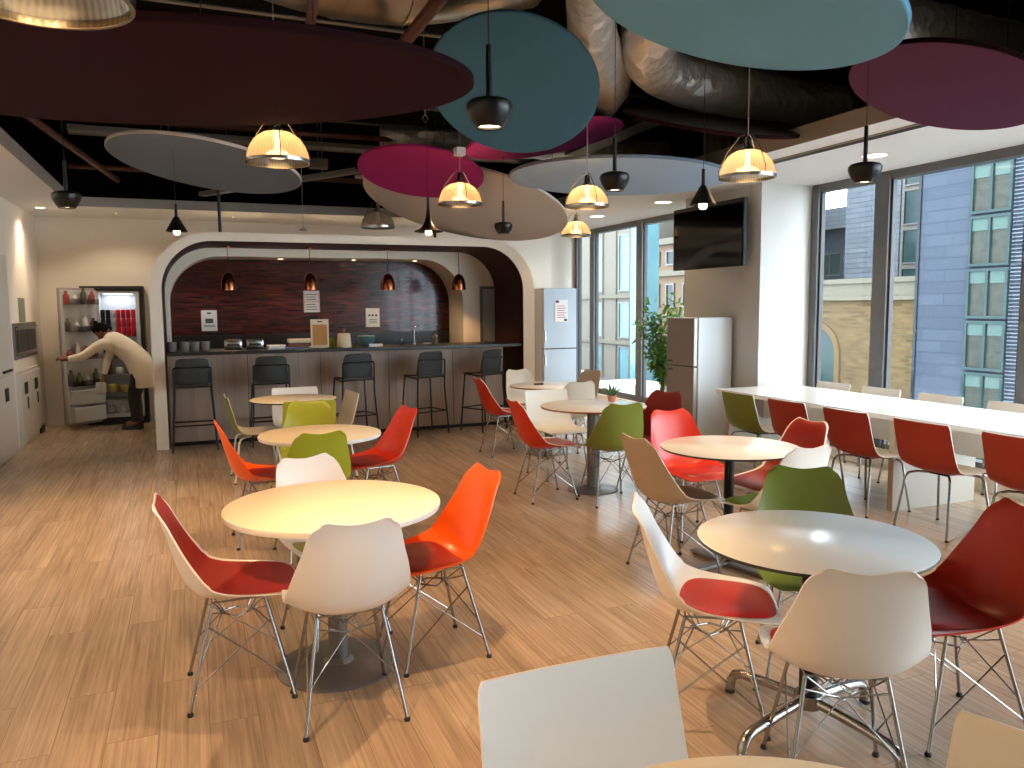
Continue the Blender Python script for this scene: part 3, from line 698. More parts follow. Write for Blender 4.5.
# (x forward, z up, half width, edge raise, end dip)
S1K = [(.255, .425, .150, .000), (.235, .445, .195, .002), (.165, .447, .224, .014), (.06, .437, .236, .036), (-.05, .430, .240, .062), (-.135, .443, .240, .082),
       (-.185, .485, .238, .086), (-.212, .545, .230, .074), (-.234, .615, .214, .056), (-.254, .690, .192, .038), (-.273, .762, .174, .024), (-.287, .812, .160, .012), (-.297, .838, .146, .008)]
S2K = [(.235, .428, .175, .000), (.225, .445, .200, .000), (.15, .452, .222, .004), (.04, .438, .228, .014), (-.07, .430, .232, .024), (-.15, .450, .234, .030),
       (-.195, .500, .234, .032), (-.215, .565, .232, .028), (-.230, .635, .230, .024), (-.245, .705, .228, .020), (-.256, .765, .226, .016), (-.260, .790, .217, .014)]
def surf(kind, nv=40, nu=18, v0=0, v1=1, us=1.0, off=0.0):
    K = S1K if kind == 1 else S2K
    pr = profile(K, nv); G = []
    for i, P in enumerate(pr):
        a = pr[max(0, i - 1)]; b = pr[min(nv, i + 1)]; T = (a[0] - b[0], a[1] - b[1])
        T = (T[0], T[1])
        if i / nv < v0 - 1e-6 or i / nv > v1 + 1e-6: continue
        row = []
        for j in range(nu + 1):
            u = -1 + 2 * j / nu
            # T points towards the front lip; its left normal is up on the seat
            L = math.hypot(*T) or 1; nx, nz = -T[1] / L, T[0] / L
            x, z, w, e = P
            uu = u * us; r = e * abs(uu) ** 2.4
            X, Z = x + nx * (r + off), z + nz * (r + off)
            y = w * uu
            if kind == 1:
                t = i / nv
                if t > 0.84:
                    q = (t - 0.84) / 0.16
                    Z += q * (0.026 * abs(uu) ** 1.6 - 0.011)
                    X -= q * 0.004 * abs(uu) ** 2
                    c_ = max(0, (abs(uu) - 0.66) / 0.34)
                    Z -= q * 0.030 * c_ ** 2; y *= 1 - .09 * q * q * c_ ** 2
            row.append(Vector((X, y, Z)))
        G.append(row)
    return G
def shell_mesh(kind, m_in, m_out):
    th = 0.007
    A = surf(kind); B = surf(kind, off=-th)
    f = MB(); f.grid(A); f.mi_(1); f.grid(B)
    border = lambda G: [G[0][j] for j in range(len(G[0]))] + [G[i][-1] for i in range(1, len(G))] + [G[-1][j] for j in range(len(G[0]) - 2, -1, -1)] + [G[i][0] for i in range(len(G) - 2, 0, -1)]
    f.mi_(0 if m_in != 'plastic_olive_' else 1); f.strip(border(A), border(B), closed=True)
    me = bpy.data.meshes.new('seat_shell'); me.from_pydata(f.v, [], f.f)
    for x in (m_in, m_out): me.materials.append(M(x))
    me.polygons.foreach_set('material_index', f.mi)
    bm = bmesh.new(); bm.from_mesh(me); bmesh.ops.remove_doubles(bm, verts=bm.verts[:], dist=1e-5); bmesh.ops.recalc_face_normals(bm, faces=bm.faces[:])
    bm.to_mesh(me); bm.free()
    me.polygons.foreach_set('use_smooth', [True] * len(me.polygons)); me.set_sharp_from_angle(angle=math.radians(50))
    return me
def pad_mesh(kind, v0, v1, us, mname, thick=0.016, ex=3.2):
    f = MB(); nv = 40; A = surf(kind, v0=v0, v1=v1, us=us, off=0.002)
    R_, C_ = len(A), len(A[0]); B = surf(kind, v0=v0, v1=v1, us=us, off=0.002 + thick)
    c = None
    G = []
    for i in range(R_):
        row = []
        for j in range(C_):
            u = -1 + 2 * j / (C_ - 1); w = -1 + 2 * i / (R_ - 1)
            # superellipse footprint: pull corners in
            d = (abs(u) ** ex + abs(w) ** ex) ** (1 / ex)
            k = max(abs(u), abs(w)) / d if d > 1e-6 else 1
            uu = u * k; ww = w * k
            fi = (ww + 1) / 2 * (R_ - 1); i0 = min(int(fi), R_ - 2); fr = fi - i0
            fj = (uu + 1) / 2 * (C_ - 1); j0 = min(int(fj), C_ - 2); fq = fj - j0
            def bil(Q): return (Q[i0][j0] * (1 - fr) + Q[i0 + 1][j0] * fr) * (1 - fq) + (Q[i0][j0 + 1] * (1 - fr) + Q[i0 + 1][j0 + 1] * fr) * fq
            lo, hi = bil(A), bil(B)
            edge = max(abs(u), abs(w)); h = (1 - edge ** 7)
            row.append(lo * (1 - h) + hi * h)
        G.append(row)
    f.grid(G); me = f.mesh('cushion', mname, smooth=True, fix=False)
    return me
CACHE = {}
def cached(key, fn):
    if key not in CACHE: CACHE[key] = fn()
    return CACHE[key]
FX, FY = 0.200, 0.192
def wire_leg(sx, sy):
    f = MB(); f.tube([(sx * 0.10, sy * 0.125, 0.424), (sx * FX, sy * FY, 0.012)], 0.0068, 10)
    return f.mesh('leg', 'chrome', True)
def wire_foot(sx, sy):
    return MB().lathe([(0.011, 0), (0.013, 0.006), (0.009, 0.016)], c=(sx * FX, sy * FY, 0), n=12).mesh('foot', 'rubber', True)
def wire_brace():
    f = MB(); r = 0.0032
    def at(sx, sy, t): return Vector((sx * (0.10 + (FX - 0.10) * t), sy * (0.125 + (FY - 0.125) * t), 0.424 - 0.412 * t))
    for s in (-1, 1):      # crossing wires on left/right and front/back
        f.tube([at(-1, s, 0.22), at(1, s, 0.80)], r, 6); f.tube([at(1, s, 0.22), at(-1, s, 0.80)], r, 6)
        f.tube([at(s, -1, 0.10), Vector((s * .05, 0, .33)), at(s, 1, 0.10)], r, 6)
        f.tube([at(s, -1, 0.6), Vector((s * .06, 0, .34)), at(s, 1, 0.6)], r, 6)
    d = [(-.075, 0, .335), (0, -.06, .33), (.075, 0, .335), (0, .06, .33)]
    f.tube(d, 0.004, 6, closed=True)
    for sx in (-1, 1):
        for sy in (-1, 1): f.tube([at(sx, sy, 0.0), (sx * .04, sy * .03, .332)], r, 6)
    return f.mesh('wire_brace', 'chrome', True)
def mount_plate(): return MB().tube([(-.10, -.125, .424), (.10, -.125, .424), (.10, .125, .424), (-.10, .125, .424)], 0.0045, 8, closed=True).mesh('mount_frame', 'chrome', True)
def chair(kind, m_in, m_out, pad, x, y, deg, label, group='shell chairs round the tables', white_legs=False):
    """kind 1: wavy-topped shell on wire base; kind 2: square-backed two-tone shell on four plain legs"""
    t = thing('shell_chair' if kind == 1 else 'bucket_chair', label, 'chair', (x, y, 0), math.radians(deg), group)
    link('seat_shell', cached(('sh', kind, m_in, m_out), lambda: shell_mesh(kind, m_in, m_out)), t)
    if pad:
        full, pm = pad
        if full: me = cached(('pf', kind, pm), lambda: pad_mesh(kind, 0.03, 0.975, 0.945, pm, 0.010, 7.0))
        else: me = cached(('pd', kind, pm), lambda: pad_mesh(kind, 0.06, 0.42, 0.84, pm, 0.018))
        link('cushion', me, t)
    if kind == 1:
        for sx in (-1, 1):
            for sy in (-1, 1):
                l = link('leg', cached(('leg', sx, sy), lambda: wire_leg(sx, sy)), t)
                link('foot', cached(('ft', sx, sy), lambda: wire_foot(sx, sy)), l)
        link('wire_brace', cached('brace', wire_brace), t); link('mount_frame', cached('mount', mount_plate), t)
    else:
        lm = 'white_metal' if white_legs else 'chrome'
        def l2(sx, sy):
            return MB().tube([(0.02 * sx, sy * 0.03, 0.412), (sx * 0.11, sy * 0.13, 0.412), (sx * 0.15, sy * 0.165, 0.40), (sx * 0.165, sy * 0.18, 0.37), (sx * 0.215, sy * 0.215, 0.008)], 0.0085, 10).mesh('leg', lm, True)
        for sx in (-1, 1):
            for sy in (-1, 1):
                l = link('leg', cached(('l2', sx, sy, lm), lambda: l2(sx, sy)), t)
                link('foot', cached(('f2', sx, sy), lambda: MB().lathe([(0.011, 0), (0.012, 0.012)], c=(sx * .215, sy * .215, 0), n=12).mesh('foot', 'rubber', True)), l)
        link('mount_plate', cached('mp', lambda: MB().box(-.07, .07, -.07, .07, .405, .428, bev=.004).mesh('mount_plate', 'black_metal')), t)
    return t
WH, CR, TN, OR, RD, BK, DR, GR, OL = 'plastic_white plastic_cream plastic_tan plastic_orange plastic_red plastic_brick plastic_darkred plastic_green plastic_olive'.split()
# table A, front left
chair(1, WH, WH, (True, 'fabric_red'), 0.13, 3.44, 0, 'white shell chair fully lined in dark red, left of the large cream table')
chair(1, WH, WH, (False, 'pad_green'), 0.52, 3.09, 90, 'white shell chair seen from behind in front of the large cream table')
chair(1, OR, OR, (False, 'leather_dark'), 0.98, 3.46, 186, 'bright orange shell chair with dark red seat pad right of the large cream table')
chair(1, WH, WH, (False, 'pad_green'), 0.60, 3.86, 287, 'white shell chair with green pad behind the large cream table')
# table B
chair(1, OR, OR, (False, 'leather_dark'), 0.42, 5.65, 2, 'orange shell chair at the left of the middle cream table', 'chairs round the middle cream table')
chair(1, GR, GR, None, 0.67, 5.2, 98, 'green shell chair seen from behind in front of the middle cream table', 'chairs round the middle cream table')
chair(1, RD, RD, (False, 'leather_dark'), 1.23, 5.84, 190, 'orange-red shell chair at the right of the middle cream table', 'chairs round the middle cream table')
chair(1, GR, GR, None, 0.84, 6.33, 265, 'yellow-green shell chair behind the middle cream table', 'chairs round the middle cream table')
# table C
chair(2, CR, OL, None, 0.52, 7.76, 2, 'green-backed chair with cream seat at the left of the small far table', 'chairs round the small far table', True)
chair(2, WH, WH, None, 0.95, 8.05, 270, 'square-backed white chair behind the small far table', 'chairs round the small far table', True)
chair(2, CR, OL, None, 1.16, 7.6, 186, 'cream chair with green outer shell right of the small far table', 'chairs round the small far table', True)
chair(2, GR, GR, None, 0.92, 7.28, 92, 'square-backed green chair in front of the small far table', 'chairs round the small far table', True)
# tables D and E
chair(1, WH, RD, (False, 'leather_red'), 3.1, 7.98, 0, 'red shell chair with white inside at the left of the farthest table', 'chairs round the farthest table')
chair(1, CR, CR, (False, 'leather_red'), 3.66, 8.55, 278, 'cream shell chair with red pad behind the farthest table', 'chairs round the farthest table')
chair(1, CR, CR, None, 3.62, 7.42, 88, 'cream shell chair in front of the farthest table, between the two tables', 'chairs round the farthest table')
chair(1, CR, TN, None, 4.12, 8.3, 196, 'tan-backed shell chair at the right of the farthest table by the window', 'chairs round the farthest table')
chair(2, CR, CR, None, 3.16, 6.72, 272, 'square-backed cream chair behind the table with the brown post', 'chairs round the brown-post table')
chair(1, WH, RD, (False, 'leather_red'), 2.70, 5.98, 0, 'red shell chair with white inside left of the brown-post table', 'chairs round the brown-post table')
chair(1, OL, OL, None, 3.13, 5.66, 84, 'olive green shell chair seen from behind at the brown-post table', 'chairs round the brown-post table')
chair(1, DR, DR, (False, 'leather_dark'), 3.62, 5.86, 205, 'dark red shell chair at the right of the brown-post table', 'chairs round the brown-post table')
# table F
chair(1, CR, TN, (False, 'pad_brown'), 2.66, 4.01, 4, 'tan shell chair with brown pad left of the black-post table', 'chairs round the black-post table')
chair(1, RD, RD, (False, 'leather_red'), 3.2, 4.62, 268, 'orange-red shell chair facing the camera behind the black-post table', 'chairs round the black-post table')
chair(1, WH, WH, (True, 'leather_dark'), 3.47, 4.07, 182, 'white shell chair lined in dark red right of the black-post table', 'chairs round the black-post table')
chair(1, WH, WH, (False, 'pad_green'), 3.04, 3.6, 94, 'white shell chair with green pad in front of the black-post table', 'chairs round the black-post table')
# table G
chair(1, WH, WH, (False, 'leather_red'), 1.84, 2.51, -33, 'white shell chair with shiny red pad left of the chrome-legged table', 'chairs round the chrome-legged table')
chair(1, WH, WH, (False, 'leather_red'), 1.92, 1.93, 60, 'white shell chair seen from behind in front of the chrome-legged table', 'chairs round the chrome-legged table')
chair(1, RD, RD, (False, 'leather_red'), 2.60, 2.07, 165, 'red shell chair at the right edge of the picture by the chrome-legged table', 'chairs round the chrome-legged table')
chair(1, OL, OL, None, 2.47, 2.66, 236, 'olive green shell chair facing the camera behind the chrome-legged table', 'chairs round the chrome-legged table')
# nearest table H
wide = chair(2, WH, WH, None, 0.775, 1.29, 270, 'large square-backed white chair at the nearest table edge', 'chairs round the nearest table')
wide.scale = (1, 1.07, 1.01)
chair(2, CR, TN, None, 1.215, 0.79, 197, 'tan chair back at the lower right corner of the picture', 'chairs round the nearest table')
# long table
for y, ci, lab in ((5.92, OL, 'green-backed chair at the far end of the long white table, near side'), (5.28, BK, 'red-backed chair next to the green one at the long white table'),
                   (4.63, BK, 'red-backed chair at the long white table, second after the green one'), (3.95, BK, 'red-backed chair at the long white table in front of its white leg panel'),
                   (3.27, BK, 'red-backed chair at the long white table cut by the picture edge'), (2.6, BK, 'red-backed chair at the long white table beyond the picture edge')):
    if y > 3: chair(2, WH, ci, None, 4.84, y, 0, lab, 'near-side chairs of the long table')
for y, lab in ((6.3, 'white chair across the long table, closest to the pillar'), (5.69, 'white chair across the long table, second from the pillar'),
               (5.04, 'white chair across the long table in front of the wide mullion'), (4.36, 'white chair across the long table, the last one at the picture edge')):
    chair(2, WH, WH, None, 5.84, y, 180, lab, 'window-side chairs of the long table')

# ================================================================ TABLES
def rtable(x, y, r, label, top, edge, th, base, post='steel_brushed', pr=0.035, br=0.25, rot=0.0, ptop=None):
    t = thing('round_table', label, 'table', (x, y, 0), rot)
    z1 = 0.74
    f = MB(); f.lathe([(r - 0.004, z1), (r - 0.001, z1 - 0.002)], n=72, cap0=True, cap1=False).mi_(1)
    f.lathe([(r - 0.001, z1 - 0.002), (r, z1 - th * .5), (r - 0.004, z1 - th)], n=72, cap0=False, cap1=True)
    f.build('table_top', [top, edge], t, True)
    if base == 'disc':
        MB().lathe([(br, 0), (br, 0.006), (br * .96, 0.012), (pr * 1.6, 0.022), (pr * 1.2, 0.04)], n=56).build('base', post, t, True)
        MB().lathe([(pr, 0.02), (pr, z1 - th)], n=28).build('post', post, t, True)
        MB().lathe([(0.12, z1 - th - 0.008), (0.12, z1 - th)], n=24).build('top_plate', 'black_metal', t, True)
    elif base == 'bar':
        MB().lathe([(pr, 0.02), (pr, z1 - th)], n=24).build('post', post, t, True)
        MB().box(-0.30, 0.30, -0.032, 0.032, 0.012, 0.03, bev=0.004).build('foot_bar', 'steel_brushed', t)
        MB().box(-0.032, 0.032, -0.30, 0.30, 0.012, 0.029, bev=0.004).build('foot_bar', 'steel_brushed', t)
        MB().lathe([(0.10, z1 - th - 0.008), (0.10, z1 - th)], n=24).build('top_plate', 'black_metal', t, True)
        for a in range(4):
            c = (0.28 * math.cos(a * PI / 2), 0.28 * math.sin(a * PI / 2), 0)
            MB().lathe([(0.018, 0), (0.018, 0.013)], c=c, n=14).build('foot', 'rubber', t, True)
    elif base == 'star':
        MB().lathe([(pr, 0.10), (pr, z1 - th)], n=24).build('post', post, t, True)
        MB().lathe([(0.12, z1 - th - 0.008), (0.12, z1 - th)], n=24).build('top_plate', 'black_metal', t, True)
        MB().lathe([(0.05, 0.10), (0.055, 0.115), (0.05, 0.15)], n=24).build('hub', 'chrome', t, True)
        for k in range(4):
            a = k * PI / 2; d = Vector((math.cos(a), math.sin(a), 0))
            pts = [d * 0.02 + Vector((0, 0, .125)), d * 0.20 + Vector((0, 0, .112)), d * 0.31 + Vector((0, 0, .098)), d * 0.345 + Vector((0, 0, .085)), d * 0.365 + Vector((0, 0, .055)), d * 0.37 + Vector((0, 0, .012))]
            l = MB().tube(pts, 0.019, 14).build('leg', 'chrome', t, True)
            MB().lathe([(0.02, 0), (0.021, 0.014)], c=tuple(d * 0.37), n=16).build('foot', 'rubber', l, True)
    elif base == 'legs':
        for k in range(4):
            a = k * PI / 2 + PI / 4; d = Vector((math.cos(a), math.sin(a), 0))
            l = MB().tube([d * (r * .45) + Vector((0, 0, z1 - th)), d * (r * .78) + Vector((0, 0, .01))], 0.011, 10).build('leg', 'white_metal', t, True)
            MB().lathe([(0.013, 0), (0.013, 0.01)], c=tuple(d * r * .78), n=12).build('foot', 'rubber', l, True)
    return t
rtable(0.55, 3.49, 0.468, 'large round cream table in warm lamp light on a grey disc base', 'table_cream', 'edge_white', 0.026, 'disc', 'steel_brushed', 0.042, 0.27)
rtable(0.79, 5.5, 0.412, 'middle round cream table with green chairs before and behind it', 'table_cream', 'edge_white', 0.024, 'disc', 'steel_brushed', 0.04, 0.26)
rtable(0.87, 7.72, 0.40, 'small round far table with thin dark edge in front of the bar stools', 'table_cream', 'edge_black', 0.014, 'disc', 'black_metal', 0.03, 0.22)
rtable(3.58, 7.85, 0.42, 'farthest round white table with a small dark object on it', 'table_white', 'edge_brown', 0.018, 'disc', 'steel_brushed', 0.045, 0.25)
rtable(3.19, 6.06, 0.455, 'round white table with brown edge on a thick brown-grey post', 'table_white', 'edge_brown', 0.018, 'disc', 'steel_brushed', 0.055, 0.22)
rtable(3.0, 3.93, 0.415, 'round white table with black edge on a slim black post', 'table_white', 'edge_black', 0.013, 'bar', 'black_metal', 0.03, rot=math.radians(8))
rtable(2.085, 2.235, 0.415, 'round white table with black edge on a polished four-arm base', 'table_white', 'edge_black', 0.014, 'star', 'black_metal', 0.035, rot=math.radians(12))
rtable(0.76, 0.76, 0.46, 'cream round table at the bottom edge of the picture', 'table_cream', 'edge_white', 0.026, 'disc', 'steel_brushed', 0.042, 0.27)
# long table
t = thing('long_table', 'long white table along the windows with slab legs', 'table', (4.95, 0, 0))
f = MB(); f.box(0, 0.98, 2.3, 6.73, 0.70, 0.74, bev=0.003); f.build('table_top', 'table_bright', t)
for y in (4.48, 6.5, 2.5):
    s = MB().box(0.0, 0.88, y, y + 0.05, 0.0, 0.70).build('leg_panel', 'slab_beige', t)
    MB().box(-0.004, 0.0, y, y + 0.05, 0.0, 0.70).build('edge_strip', 'plastic_tan', s)
MB().box(0.42, 0.46, 2.55, 6.5, 0.45, 0.70).build('modesty_panel', 'table_white', t)
# small object on farthest table
tag(MB().box(-0.05, 0.05, -0.02, 0.02, 0, 0.018, bev=0.004).build('phone_case', 'plug_black', None, False, (3.48, 7.88, 0.74)), 'small dark object lying on the farthest round table', 'small object')

# succulent in a pot on the brown-post table
t = thing('potted_succulent', 'small spiky green plant in a terracotta pot on the brown-post table', 'plant', (3.46, 6.22, 0.74), 0)
MB().lathe([(0.03, 0), (0.042, 0.05), (0.045, 0.055), (0.038, 0.055), (0.034, 0.05)], n=20).build('pot', 'pot_terracotta', t, True)
MB().lathe([(0.034, 0.045), (0.02, 0.05)], n=16).build('soil', 'soil', t, True)
rr = random.Random(3); f = MB()
for k in range(16):
    a = rr.uniform(0, 2 * PI); h = rr.uniform(0.05, 0.12); s_ = rr.uniform(0.02, 0.10)
    b0 = Vector((0.015 * math.cos(a), 0.015 * math.sin(a), 0.045)); b1 = b0 + Vector((s_ * .5 * math.cos(a), s_ * .5 * math.sin(a), h * .6)); b2 = b0 + Vector((s_ * math.cos(a), s_ * math.sin(a), h))
    f.tube([b0, b1, b2], [0.008, 0.009, 0.001], 6)
f.build('leaves', 'leaf_succulent', t, True)

# ================================================================ BAR STOOLS
def stool(x, y, deg, lab):
    t = thing('bar_stool', lab, 'bar stool', (x, y, 0), math.radians(deg), 'bar stools along the counter')
    key = 'st'
    def frame():
        f = MB(); r = 0.010
        for s in (-1, 1):
            f.tube([(-.19, s * .235, .006), (-.155, s * .20, .60), (-.175, s * .195, .93), (-.18, s * .185, .945)], r, 8)
            f.tube([(.19, s * .235, .006), (.15, s * .19, .735)], r, 8)
            f.tube([(-.155, s * .20, .72), (.15, s * .19, .735)], r, 8)
            f.tube([(-.176, s * .217, .30), (.176, s * .217, .30)], r * .9, 8)
        f.tube([(-.18, -.187, .945), (-.18, .187, .945)], r, 8)
        f.tube([(-.158, -.2, .73), (-.158, .2, .73)], r, 8)
        f.tube([(.15, -.19, .735), (.15, .19, .735)], r, 8)
        f.tube([(.176, -.217, .30), (.176, .217, .30)], r * .9, 8)
        f.tube([(-.176, -.217, .30), (-.176, .217, .30)], r * .9, 8)
        return f.mesh('frame', 'black_metal', True)
    link('frame', cached('stf', frame), t)
    def seat():
        G = []
        for i in range(11):
            row = []
            for j in range(11):
                u = -1 + j / 5; w = -1 + i / 5
                row.append(Vector((w * .185 - .0, u * (.195 - .01 * abs(w)), .762 - .012 * (1 - u * u) - .01 * max(0, w) ** 2)))
            G.append(row)
        f = MB(); f.grid(G); f.grid([[p - Vector((0, 0, .014)) for p in r_] for r_ in G])
        bd = lambda G_: [p for p in G_[0]] + [G_[i][-1] for i in range(1, 11)] + [G_[-1][j] for j in range(9, -1, -1)] + [G_[i][0] for i in range(9, 0, -1)]
        f.strip(bd(G), bd([[p - Vector((0, 0, .014)) for p in r_] for r_ in G]), closed=True)
        return f.mesh('seat', 'stool_shell', True)
    def back():
        G = []
        for i in range(9):
            v = i / 8; row = []
            for j in range(13):
                u = -1 + j / 6; w = .19 - .03 * v ** 2
                row.append(Vector((-.155 - .05 * v + .03 * abs(u) ** 3, u * w, .765 + .285 * v - (.02 * abs(u) ** 6 if i == 8 else 0))))
            G.append(row)
        H = [[p + Vector((.014, 0, 0)) for p in r_] for r_ in G]
        f = MB(); f.grid(G); f.grid(H)
        bd = lambda G_: [p for p in G_[0]] + [G_[i][-1] for i in range(1, 9)] + [G_[-1][j] for j in range(11, -1, -1)] + [G_[i][0] for i in range(7, 0, -1)]
        f.strip(bd(G), bd(H), closed=True)
        return f.mesh('backrest', 'stool_shell', True)
    link('seat', cached('sts', seat), t); link('backrest', cached('stb', back), t)
for x, d, lab in ((-0.01, 90, 'dark bar stool beside the left leg of the arch'), (0.83, 90, 'dark bar stool behind the small far table'),
                  (1.80, 100, 'dark bar stool before the framed cork board'), (2.68, 108, 'dark bar stool before the chrome tap'), (3.47, 118, 'dark bar stool at the right end of the bar')):
    stool(x, 9.62, d, lab)

# ================================================================ ACOUSTIC DISCS
def disc(x, y, z, nx, ny, R, face, rim, lab, th=0.03, back='disc_back'):
    n = Vector((nx, ny, 1)).normalized(); q = Vector((0, 0, 1)).rotation_difference(n)
    t = thing('acoustic_disc', lab, 'ceiling disc', (x, y, z), 0, 'acoustic discs under the black ceiling')
    Rm = q.to_matrix()
    MB().lathe([(R - 0.006, 0.0), (R - 0.02, -0.001)], n=96, cap0=False, cap1=True, rot=Rm).build('face', face, t, True)
    MB().lathe([(R - 0.006, 0.0), (R, 0.004), (R, th - 0.004), (R - 0.006, th)], n=96, cap0=False, cap1=False, rot=Rm).build('edge', rim, t, True)
    MB().lathe([(R - 0.006, th), (R - 0.02, th + .001)], n=96, cap0=False, cap1=True, rot=Rm).build('back', back, t, True)
    for k in range(3):
        a = k * 2 * PI / 3 + 0.6; p = Rm @ Vector((R * .6 * math.cos(a), R * .6 * math.sin(a), th))
        MB().tube([p, (p.x, p.y, 3.95 - z)], 0.002, 5).build('wire', 'cable', t)
    return n
DISCS = [
 (0.02, 3.68, 2.50, -.06, -.09, 1.205, 'disc_maroon', 'rim_dark', 'huge dark maroon ceiling disc at the upper left'),
 (0.20, 8.03, 2.90, .15, .09, .85, 'disc_bluegrey', 'disc_beige', 'blue-grey ceiling disc with beige edge over the left tables'),
 (2.15, 5.29, 3.10, .41, .58, .60, 'disc_teal', 'disc_teal', 'steeply tilted round teal ceiling disc near the picture top'),
 (2.06, 2.70, 2.75, .23, -.11, .63, 'disc_lightblue', 'disc_lightblue', 'light blue ceiling disc cut by the picture top'),
 (4.05, 3.40, 2.80, .33, -.06, .545, 'disc_purple', 'rim_dark', 'purple ceiling disc at the right picture edge'),
 (2.17, 7.77, 2.90, .16, .20, .62, 'disc_pink', 'disc_pink', 'magenta ceiling disc in front of the large beige one'),
 (3.08, 6.83, 3.10, -.14, .05, .73, 'disc_rose', 'disc_rose', 'magenta ceiling disc half hidden behind the teal one'),
 (3.00, 8.85, 2.75, .25, .14, 1.19, 'disc_beige', 'disc_beige', 'large beige ceiling disc before the arch'),
 (3.86, 6.84, 2.80, .03, .00, 1.045, 'disc_lavender', 'disc_bluegrey', 'wide lavender-blue ceiling disc near the windows'),
 (4.07, 5.66, 3.10, -.03, -.39, .74, 'disc_maroon', 'rim_dark', 'dark ceiling disc showing its grey upper side under the foil duct'),
]
for a in DISCS: disc(*a)
def cord_top(x, y):
    best = 3.95
    for (dx, dy, dz, nx, ny, R, *_r) in DISCS:
        z = dz - (nx * (x - dx) + ny * (y - dy))
        n = math.sqrt(nx * nx + ny * ny + 1)
        if math.sqrt((x - dx) ** 2 + (y - dy) ** 2 + (z - dz) ** 2) < R: best = min(best, z)
    return best
for x, y, lab in ((2.3, 7.88, 'small pale round ceiling fitting above the magenta disc'), (2.2, 11.0 - .3, 'small pale round ceiling fitting deep in the black ceiling')):
    t = thing('ceiling_sensor', lab, 'ceiling fitting', (x, y, 0))
    MB().lathe([(0.11, 3.3), (0.115, 3.31), (0.11, 3.325)], n=32).build('body', 'disc_beige', t, True)
    MB().tube([(0, 0, 3.325), (0, 0, 3.95)], 0.004, 6).build('cord', 'cable', t)

# ================================================================ PENDANT LAMPS
def black_pendant(x, y, z, style, lab, s=1.0, on=True):
    zt = cord_top(x, y)
    t = thing('black_pendant', lab, 'pendant lamp', (x, y, z), 0, 'black pendant lamps')
    if style == 'bowl':
        pr = [(0.052, 0.0), (0.068, 0.020), (0.083, 0.048), (0.092, 0.074), (0.091, 0.092), (0.078, 0.105), (0.05, 0.113), (0.018, 0.118)]; st = 0.118
        MB().lathe([(a * s, b * s) for a, b in pr], n=36, cap0=False).build('lamp_shade', 'black_gloss', t, True)
        MB().lathe([(0.052 * s, 0.0), (0.045 * s, 0.004 * s), (0.045 * s, 0.03 * s)], n=28, cap0=False, cap1=False).build('rim', 'black_metal', t, True)
        top = st + .20; er = .045; ez = .012
    elif style == 'cone':
        pr = [(0.088, 0.0), (0.09, 0.004), (0.022, 0.125), (0.018, 0.13)]; st = 0.13; top = .24; er = .04; ez = .012
        MB().lathe([(a * s, b * s) for a, b in pr], n=36, cap0=False).build('lamp_shade', 'black_metal', t, True)
    else:
        pr = [(0.125, 0.0), (0.128, 0.004), (0.095, 0.018), (0.062, 0.04), (0.038, 0.075), (0.024, 0.12), (0.018, 0.16), (0.014, 0.2)]; st = 0.2; top = .30; er = .035; ez = .0
        MB().lathe([(a * s, b * s) for a, b in pr], n=40, cap0=False).build('lamp_shade', 'black_metal', t, True)
    MB().lathe([(0.013 * s, st * s - .004), (0.011 * s, top * s)], n=14).build('stem', 'black_metal', t, True)
    if style == 'bowl': MB().lathe([(er * s, ez * s), (er * .6 * s, ez * s - .004)], n=24).build('bulb', 'bulb_spot', t, True)
    else: MB().lathe([(0.004, -.03 * s), (0.022 * s, -.024 * s), (0.03 * s, -.002), (0.022 * s, .03 * s), (.012 * s, .05 * s)], n=18).build('bulb', 'bulb_spot' if on else 'edge_white', t, True)
    MB().tube([(0, 0, top * s - .003), (0, 0, zt - z)], 0.0022, 6).build('cord', 'cable', t)
    if on: spot(x, y, z - 0.035, (60 if style == 'bowl' else 20) if x < 0 else (48 if y < 3.2 else (26 if y < 4 else 12)), 85, (255, 212, 160), 0.6, 0.03)
for a in [(1.13, 3.03, 2.30, 'bowl', 'black bowl pendant nearest the camera in front of the teal disc'), (2.46, 4.40, 2.30, 'bowl', 'black bowl pendant in front of the lavender disc'),
          (2.88, 7.36, 2.30, 'bowl', 'black bowl pendant in front of the large beige disc'), (3.62, 3.56, 2.285, 'bowl', 'black bowl pendant hanging below the purple disc'),
          (-0.75, 6.25, 2.285, 'bowl', 'black bowl pendant at the left under the white ceiling border'),
          (-0.08, 7.67, 2.27, 'cone', 'black cone pendant with glowing bulb before the arch'), (3.26, 4.61, 2.27, 'cone', 'black cone pendant in front of the television'),
          (1.97, 6.84, 2.25, 'trumpet', 'black trumpet-shaped pendant in front of the beige disc')]:
    black_pendant(*a)

